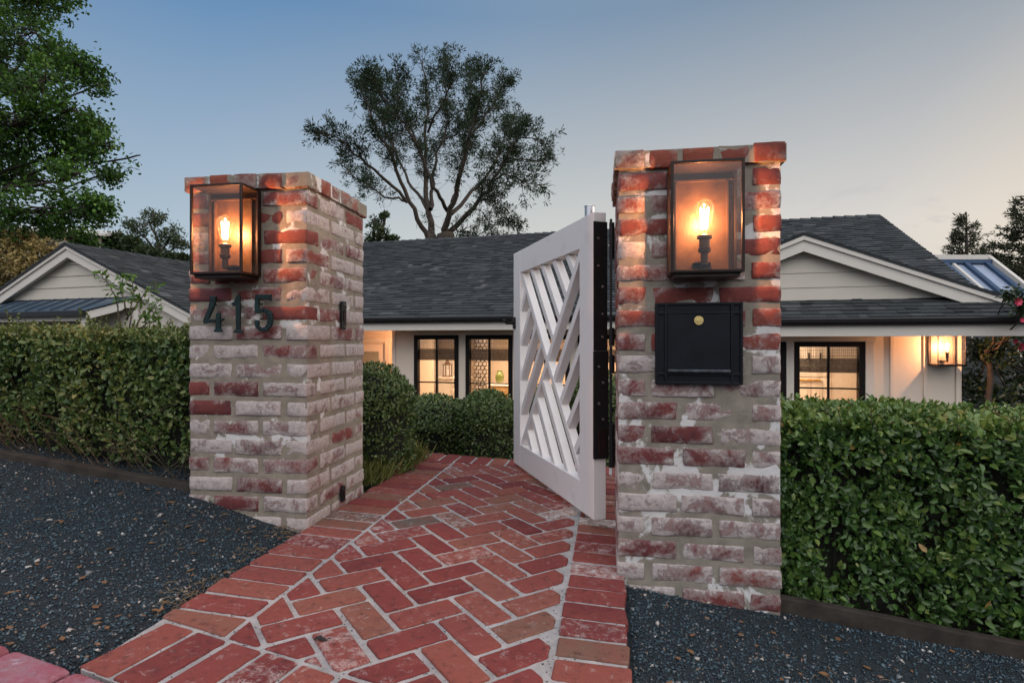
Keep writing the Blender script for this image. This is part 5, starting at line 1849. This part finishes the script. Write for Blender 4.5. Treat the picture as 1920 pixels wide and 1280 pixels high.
# --- tree with warm lamp light put into its leaf colour, and dark trees behind the gabled house
def blob_tree(name, label, pads, Y, base_px, leaf, lm, bark, tint, dens=1.0, lw=.5, group=None, sq=.8, holes=-.2, wk=1.0):
    b = at(base_px, 640, Y)
    T = Tree(name, label, (b.x, Y, -1.3), group)
    zt = min(at(p[0], p[1], Y).z for p in pads)
    fork = Vector((b.x, Y, zt - .4)); T.limb([(b.x, Y, -1.4), (b.x + .1, Y, zt * .4 - .6), fork], .02 * Y * .6, .015 * Y * .5, 4, .03, 8)
    for (px, py, pr) in pads:
        r = pr * Y / F; c = at(px, py, Y + rng.uniform(-.8, .8) * r)
        q = T.limb([fork, fork.lerp(c, .55) + rv3() * r * .2, c, c + (c - fork).normalized() * r * .7], .010 * Y * .5 * wk, .0012 * Y * wk, 4, .1, 6)
        for k in range(int(dens * (30 + pr * 2.2))):
            d = rv3().normalized(); e = c + Vector((d.x, d.y, d.z * sq)) * r * rng.random() ** .4
            if noise.noise(e * (1.1 / r)) < holes: continue
            if rng.random() < .35: T.w.tube([q[-3], q[-3].lerp(e, .5), e], [.004 * Y * .25, .002 * Y * .25, .001 * Y * .2], 4, False)
            for j in range(9):
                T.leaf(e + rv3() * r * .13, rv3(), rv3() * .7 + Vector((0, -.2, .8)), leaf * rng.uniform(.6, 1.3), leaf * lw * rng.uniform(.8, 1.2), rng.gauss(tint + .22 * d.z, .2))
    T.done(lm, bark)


blob_tree('warm_lit_tree', 'tree with warm light in its leaf colour behind the gabled roof under the oak', [(15, 490, 42), (60, 505, 40), (90, 470, 34), (-30, 520, 50), (40, 455, 28), (120, 505, 26), (10, 540, 40)], 10.6, 20, .075, M['warm_lit'], M['bark'], .5, 1.5)
blob_tree('umbrella_tree', 'round topped airy tree behind the gabled roof ridge', [(285, 430, 36), (255, 432, 26), (318, 440, 28), (290, 408, 20), (335, 460, 20), (300, 465, 30), (265, 465, 24)], 34.0, 300, .20, M['olive'], M['bark'], .38, 1.3, .4, holes=-.03, wk=.42)
blob_tree('dark_tree', 'low dark bushy tree between the oak and the round topped tree', [(212, 452, 20), (243, 462, 22), (185, 458, 22), (275, 478, 18), (225, 480, 24), (320, 488, 14), (345, 486, 12), (160, 470, 20)], 24.0, 230, .17, M['olive'], M['darkbark'], .22, 2.4)
blob_tree('thin_tree', 'thin branched tree peeping over the numeral pillar', [(702, 420, 16), (716, 440, 16), (735, 448, 12), (700, 452, 18), (722, 405, 9)], 20.0, 700, .13, M['olive'], M['darkbark'], .3, 1.0, .4, holes=-.1)


# --- redwoods at the right
def redwood(label, px, top_py, base_py, halfw, Y, sd):
    b = at(px, base_py, Y); top = at(px, top_py, Y)
    T = Tree('redwood_tree', label, (b.x, Y, -1.4), 'redwoods on the skyline')
    H = top.z + 1.4
    T.limb([(b.x, Y, -1.4), (b.x, Y, H * .5 - 1.4), top], .36, .04, 6, .01, 8)
    z = b.z - 1.0; hw = halfw * Y / F
    while z < top.z - .1:
        f = (z - b.z) / (top.z - b.z)
        nbr = 4 if f < .85 else 3
        for k in range(nbr):
            an = rng.random() * 6.283
            ln = hw * max(.10, (1 - f) ** .75) * rng.uniform(.55, 1.25) * (.85 + .3 * noise.noise((z * .8, sd, k)))
            d = Vector((math.cos(an), math.sin(an), rng.uniform(-.15, .25)))
            p0 = Vector((b.x, Y, z)); p1 = p0 + d * ln * .55; p2 = p0 + d * ln + Vector((0, 0, .14 * ln))
            T.w.tube([p0, p1, p2], [.05, .03, .01], 5, False)
            for j in range(int(4 + ln * 6)):
                g = rng.uniform(.25, 1.05); c = p0.lerp(p2, g) + Vector((rng.gauss(0, .12), rng.gauss(0, .12), rng.gauss(-.03, .08)))
                T.tuft(c, .20, 11, .26, .065, .4 + .2 * rng.random(), d + Vector((0, 0, -.15)), 1.1)
        z += rng.uniform(.26, .44)
    T.done(M['fir'], M['darkbark'])


redwood('smaller dark conifer on the skyline beyond the glass roof', 1812, 398, 505, 52, 42, 1.0)
redwood('taller dark conifer cut by the picture edge', 1925, 362, 540, 84, 36, 5.0)

# --- camellia at the right end of the house
Yk = 7.35
T_ = Tree('camellia_tree', 'camellia with glossy leaves and pink blooms beside the house corner', (at(1857, 700, Yk).x, Yk, -1.3))
tb = at(1857, 700, Yk)
T_.limb([(tb.x, Yk, -1.35), (tb.x - .01, Yk, -.3), tb, at(1850, 655, Yk)], .045, .032, 4, .03, 8)
cp = [(1835, 660, 34), (1880, 650, 40), (1915, 690, 40), (1830, 720, 30), (1900, 740, 40), (1950, 640, 50), (1960, 720, 50), (1912, 566, 12), (1893, 550, 9), (1930, 580, 18), (1850, 760, 40), (1945, 560, 22)]
for (px, py, pr) in cp:
    r = pr * Yk / F; c = at(px, py, Yk + (rng.uniform(-.15, .35) if py > 600 else rng.uniform(-.95, -.8)))
    st = at(1852, 668, Yk)
    q = T_.limb([st, st.lerp(c, .6) + rv3() * .04, c], .016, .005, 4, .1, 5)
    for k in range(int(pr * 2.6) + 8):
        d = rv3().normalized(); e = c + d * r * rng.random() ** .5
        for j in range(3 if py > 600 else 2):
            T_.leaf(e + rv3() * .03, rv3() + Vector((0, -.2, .1)), rv3() * .5 + Vector((-.3, -.5, .7)), rng.uniform(.055, .095), rng.uniform(.028, .042), rng.gauss(.4, .22))
T_.done(M['camellia'], M['bark'], True)
fl = MB()
for (px, py, rr) in ((1908, 566, .05), (1913, 650, .055), (1903, 640, .035), (1916, 600, .03)):
    c = at(px, py, Yk - (.95 if py < 610 else .35))
    for lay in range(3):
        for k in range(7):
            an = k * .9 + lay * .45; o = Vector((math.cos(an), -.35 - .25 * lay, math.sin(an)))
            o.normalize(); s_ = Vector((-math.sin(an), 0, math.cos(an))); r_ = rr * (1 - .25 * lay)
            fl.poly([c, c + o * r_ * .6 + s_ * r_ * .45, c + o * r_ + s_ * r_ * .15, c + o * r_ - s_ * r_ * .15, c + o * r_ * .6 - s_ * r_ * .45])
fl.build('blossom', M['pink'], T_.t, 'world')

# --- young sapling growing up through the loose hedge
Ys = 2.95
T_ = Tree('sapling', 'thin sapling with fresh light green leaves above the loose hedge', (at(235, 640, Ys).x, Ys, .3))
def S_(px, py, dy=0.0): return at(px, py, Ys + dy)
for pts in ([(228, 640), (222, 575), (205, 535), (185, 512)], [(240, 640), (245, 580), (250, 545), (245, 515)], [(236, 600), (258, 568), (275, 548), (300, 535)], [(246, 640), (262, 600), (285, 580), (296, 560)],
            [(240, 600), (232, 560), (225, 540), (232, 520)], [(255, 620), (275, 606), (292, 600), (280, 575)]):
    q = T_.limb([S_(px, py, rng.uniform(-.1, .1)) for px, py in pts], .0045, .0016, 4, .06, 5)
    for k, p in enumerate(q):
        if k < 4: continue
        for j in range(4):
            if rng.random() < .75: T_.leaf(p + rv3() * .010, rv3() + Vector((0, 0, .2)), rv3() * .5 + Vector((0, -.4, .8)), rng.uniform(.024, .042), rng.uniform(.014, .022), rng.random())
        if rng.random() < .4:
            T_.w.tube([p, p + rv3() * .02 + Vector((0, 0, .03)), p + rv3() * .03 + Vector((0, 0, .06))], [.0014, .001, .0006], 4, False)
T_.done(M['shoot'], M['twig'], True)

# ------------------------------------------------------------------ litter
q = MB()
def bit(x, y, r, mat_i):
    z = gz(x, y) if not (UL < uv(x, y)[0] < UR) else pz(x, y) + .006
    a0 = rng.random() * 6.28; q.mi = mat_i
    pts = []
    for k in range(6):
        a_ = a0 + k * 1.047; rr = r * (1 if k % 3 else 1.7) * rng.uniform(.8, 1.1)
        pts.append((x + math.cos(a_) * rr, y + math.sin(a_) * rr, z + .006 + rng.uniform(0, .35) * r))
    c = (x, y, z + .006 + r * .1)
    for k in range(6): q.poly([c, pts[k], pts[(k + 1) % 6]])
for k in range(150):
    u = (UL - .03 - abs(rng.gauss(0, .5))) if rng.random() < .62 else UR + abs(rng.gauss(0.5, .4)); v = rng.uniform(1.2, 2.4)
    if .05 < u < .56 and v > 1.96: continue
    x, y = xy(u, v); bit(x, y, rng.uniform(.003, .010), 0)
q.mi = 1
for (cu, cv, n_, sp) in ((UL - .03, 2.17, 90, .05), (UL - .02, 1.56, 55, .045), (UL - .03, 1.85, 26, .05), (UL - .25, 2.25, 25, .06), (UL - .3, 1.9, 14, .1), (UL - .75, 1.6, 18, .12), (UL - 1.1, 2.45, 30, .2), (UL - .55, 2.6, 30, .12), (1.25, 1.70, 20, .10), (.6, 1.7, 14, .1)):
    for k in range(n_):
        u, v = cu - abs(rng.gauss(0, sp)) if cu < 0 else cu + rng.gauss(0, sp), cv + rng.gauss(0, sp * 1.3)
        x, y = xy(u, v); z = gz(x, y) + .004; an = rng.random() * 6.28; l = rng.uniform(.012, .045)
        q.tube([(x, y, z), (x + math.cos(an) * l * .5, y + math.sin(an) * l * .5, z + rng.uniform(.001, .010)), (x + math.cos(an) * l, y + math.sin(an) * l, z + .002)], [.0009, .0010, .0005], 3, False)
tag(q.build('leaf_litter', [M['deadleaf'], M['straw']]), kind='stuff')
# grit swept onto the mortar
pp = []
for k in range(1500):
    u, v = rng.uniform(UL + .02, UR - .02), 1.05 + 2.0 * rng.random() ** 2.2
    x, y = xy(u, v)
    if v < frontline(u) + .02: continue
    pp.append((x, y, pz(x, y) + .001))
pp = np.array(pp); s_ = nr.uniform(.0012, .0034, len(pp))
pebbles('path_grit', pp, s_, nr.uniform(0, .75, len(pp)), 'stuff')
# a curled black leaf on the bricks
Yl = .828 / ((1205 - 640 + 14) / F + .006); x, y = (600 - 960) / F * Yl, Yl
t = thing('dead_leaf', 'curled black dead leaf lying on the brick path', 'leaf', (x, y, pz(x, y) + .006))
q = MB(); n = 10
top = []
for k in range(n):
    f = k / (n - 1); w = .008 * math.sin(math.pi * min(1, f * .9 + .12)) * (1 + .4 * math.sin(k * 2.1))
    cx, zc_ = x - .017 + .034 * f, pz(x, y) + .0065 + .004 * math.sin(f * 5)
    top.append([q.vert((cx, y - w, zc_ + .004)), q.vert((cx, y, zc_)), q.vert((cx + .002, y + w, zc_ + .006)), q.vert((cx, y, zc_ + .0015))])
for A, B in zip(top, top[1:]):
    for k in range(4): q.face((A[k], A[(k + 1) % 4], B[(k + 1) % 4], B[k]))
q.face(top[0]); q.face(top[-1][::-1]); q.build('blade', M['char'], t, 'world')
q = MB(); q.tube([(x + .016, y, pz(x, y) + .008), (x + .022, y + .003, pz(x, y) + .011), (x + .026, y + .008, pz(x, y) + .008)], .0012, 4); q.build('stalk', M['char'], t, 'world')
# ------------------------------------------------------------------ dusk sky, low glow, camera
SUN_AZ = R(62)      # to the right of straight ahead
SUN_EL = R(5)
BACK_FILL = (2.2, 2.1, 2.12)
w = bpy.data.worlds.new('World'); sc.world = w; w.use_nodes = True
nt = w.node_tree; nt.nodes.clear()
def N_(k, **kw):
    d = nt.nodes.new(k)
    for a_, b_ in kw.items(): setattr(d, a_, b_)
    return d

def mixc(f, a_, b_):
    d = nt.nodes.new('ShaderNodeMix'); d.data_type = 'RGBA'
    for k, v in ((0, f), (6, a_), (7, b_)):
        if isinstance(v, bpy.types.NodeSocket): nt.links.new(v, d.inputs[k])
        else: d.inputs[k].default_value = v if k == 0 else (*v, 1)
    return d.outputs[2]
def rampc(f, stops):
    d = nt.nodes.new('ShaderNodeValToRGB'); nt.links.new(f, d.inputs[0]); cr = d.color_ramp
    while len(cr.elements) < len(stops): cr.elements.new(.5)
    for e_, (p_, c_) in zip(cr.elements, stops): e_.position = p_; e_.color = (*c_, 1)
    return d.outputs[0]
def mr(f, a0, a1, b0=0.0, b1=1.0, kind='SMOOTHSTEP'):
    d = nt.nodes.new('ShaderNodeMapRange'); d.interpolation_type = kind; nt.links.new(f, d.inputs[0])
    for k, v in zip((1, 2, 3, 4), (a0, a1, b0, b1)): d.inputs[k].default_value = v
    return d.outputs[0]
tc = N_('ShaderNodeTexCoord'); sx = N_('ShaderNodeSeparateXYZ'); nt.links.new(tc.outputs['Generated'], sx.inputs[0])
dt = N_('ShaderNodeVectorMath', operation='DOT_PRODUCT'); nt.links.new(tc.outputs['Generated'], dt.inputs[0]); dt.inputs[1].default_value = (math.sin(SUN_AZ), math.cos(SUN_AZ), 0)
s01 = mr(dt.outputs['Value'], -1, 1, 0, 1, 'LINEAR')
hor = rampc(s01, [(0, (.30, .36, .47)), (.465, (.455, .565, .66)), (.72, (.66, .675, .645)), (.93, (.745, .712, .672)), (1, (.9, .78, .62))])
top = rampc(s01, [(0, (.16, .25, .42)), (.5, (.122, .272, .50)), (.72, (.215, .325, .475)), (.925, (.235, .305, .39)), (1, (.5, .47, .44))])
zen = mixc(mr(sx.outputs['Z'], .56, .9), top, (.78, .86, 1.0))  # overhead sky, out of view, brightened as added fill light
colr = mixc(mr(sx.outputs['Z'], (.17), .50, kind='LINEAR'), hor, zen)
# thin grey cloud wisps low in the west
nz = N_('ShaderNodeTexNoise'); mp = N_('ShaderNodeMapping'); mp.inputs['Scale'].default_value = (5, 5, 16); nt.links.new(tc.outputs['Generated'], mp.inputs[0]); nt.links.new(mp.outputs[0], nz.inputs['Vector'])
nz.inputs['Scale'].default_value = 1.6; nz.inputs['Detail'].default_value = 8; nz.inputs['Roughness'].default_value = .62
mu = N_('ShaderNodeMath', operation='MULTIPLY'); nt.links.new(mr(nz.outputs[0], .54, .72), mu.inputs[0])
mu2 = N_('ShaderNodeMath', operation='MULTIPLY'); nt.links.new(mr(sx.outputs['Z'], .30, .14), mu2.inputs[0]); nt.links.new(mr(dt.outputs['Value'], .72, .92), mu2.inputs[1])
nt.links.new(mu2.outputs[0], mu.inputs[1])
colr = mixc(mu.outputs[0], colr, (.54, .53, .54))
# added fill light: sky made brighter behind the camera, out of view
bk = N_('ShaderNodeMath', operation='MULTIPLY'); nt.links.new(mr(sx.outputs['Y'], -.05, -.6), bk.inputs[0]); nt.links.new(mr(sx.outputs['Z'], .08, .5), bk.inputs[1]); back = bk.outputs[0]
colr = mixc(back, colr, BACK_FILL)
sky = N_('ShaderNodeTexSky', sky_type='NISHITA', sun_disc=False)
sky.sun_elevation = SUN_EL; sky.sun_rotation = SUN_AZ
sc_ = N_('ShaderNodeVectorMath', operation='SCALE'); nt.links.new(sky.outputs[0], sc_.inputs[0]); sc_.inputs['Scale'].default_value = .05
colr = mixc(.06, colr, sc_.outputs[0])
bg = N_('ShaderNodeBackground'); bg.inputs[1].default_value = 1.0
out = N_('ShaderNodeOutputWorld')
nt.links.new(colr, bg.inputs[0]); nt.links.new(bg.outputs[0], out.inputs[0])

sd = bpy.data.lights.new('sun', 'SUN'); sd.energy = 1.5; sd.angle = R(30); sd.color = (1, .80, .66)
so = bpy.data.objects.new('sun', sd); col.objects.link(so)
LA, LE = R(84), R(14)
dirv = Vector((math.sin(LA) * math.cos(LE), math.cos(LA) * math.cos(LE), math.sin(LE)))
so.rotation_euler = dirv.to_track_quat('Z', 'Y').to_euler(); so.location = (30, 10, 20)

cd = bpy.data.cameras.new('camera'); cd.sensor_width = 36; cd.lens = F / 1920 * 36; cd.clip_start = .05; cd.clip_end = 3000
co = bpy.data.objects.new('camera', cd); col.objects.link(co); co.location = (0, 0, CZ); co.rotation_euler = (R(90), 0, 0)
sc.camera = co

sc.render.engine = 'CYCLES'
sc.view_settings.view_transform = 'Standard'; sc.view_settings.look = 'None'; sc.view_settings.exposure = 0; sc.view_settings.gamma = 1
c = sc.cycles
c.use_denoising = True
c.max_bounces = 6; c.diffuse_bounces = 3; c.glossy_bounces = 3; c.transmission_bounces = 4; c.transparent_max_bounces = 16
c.sample_clamp_indirect = 4.0; c.caustics_reflective = False; c.caustics_refractive = False
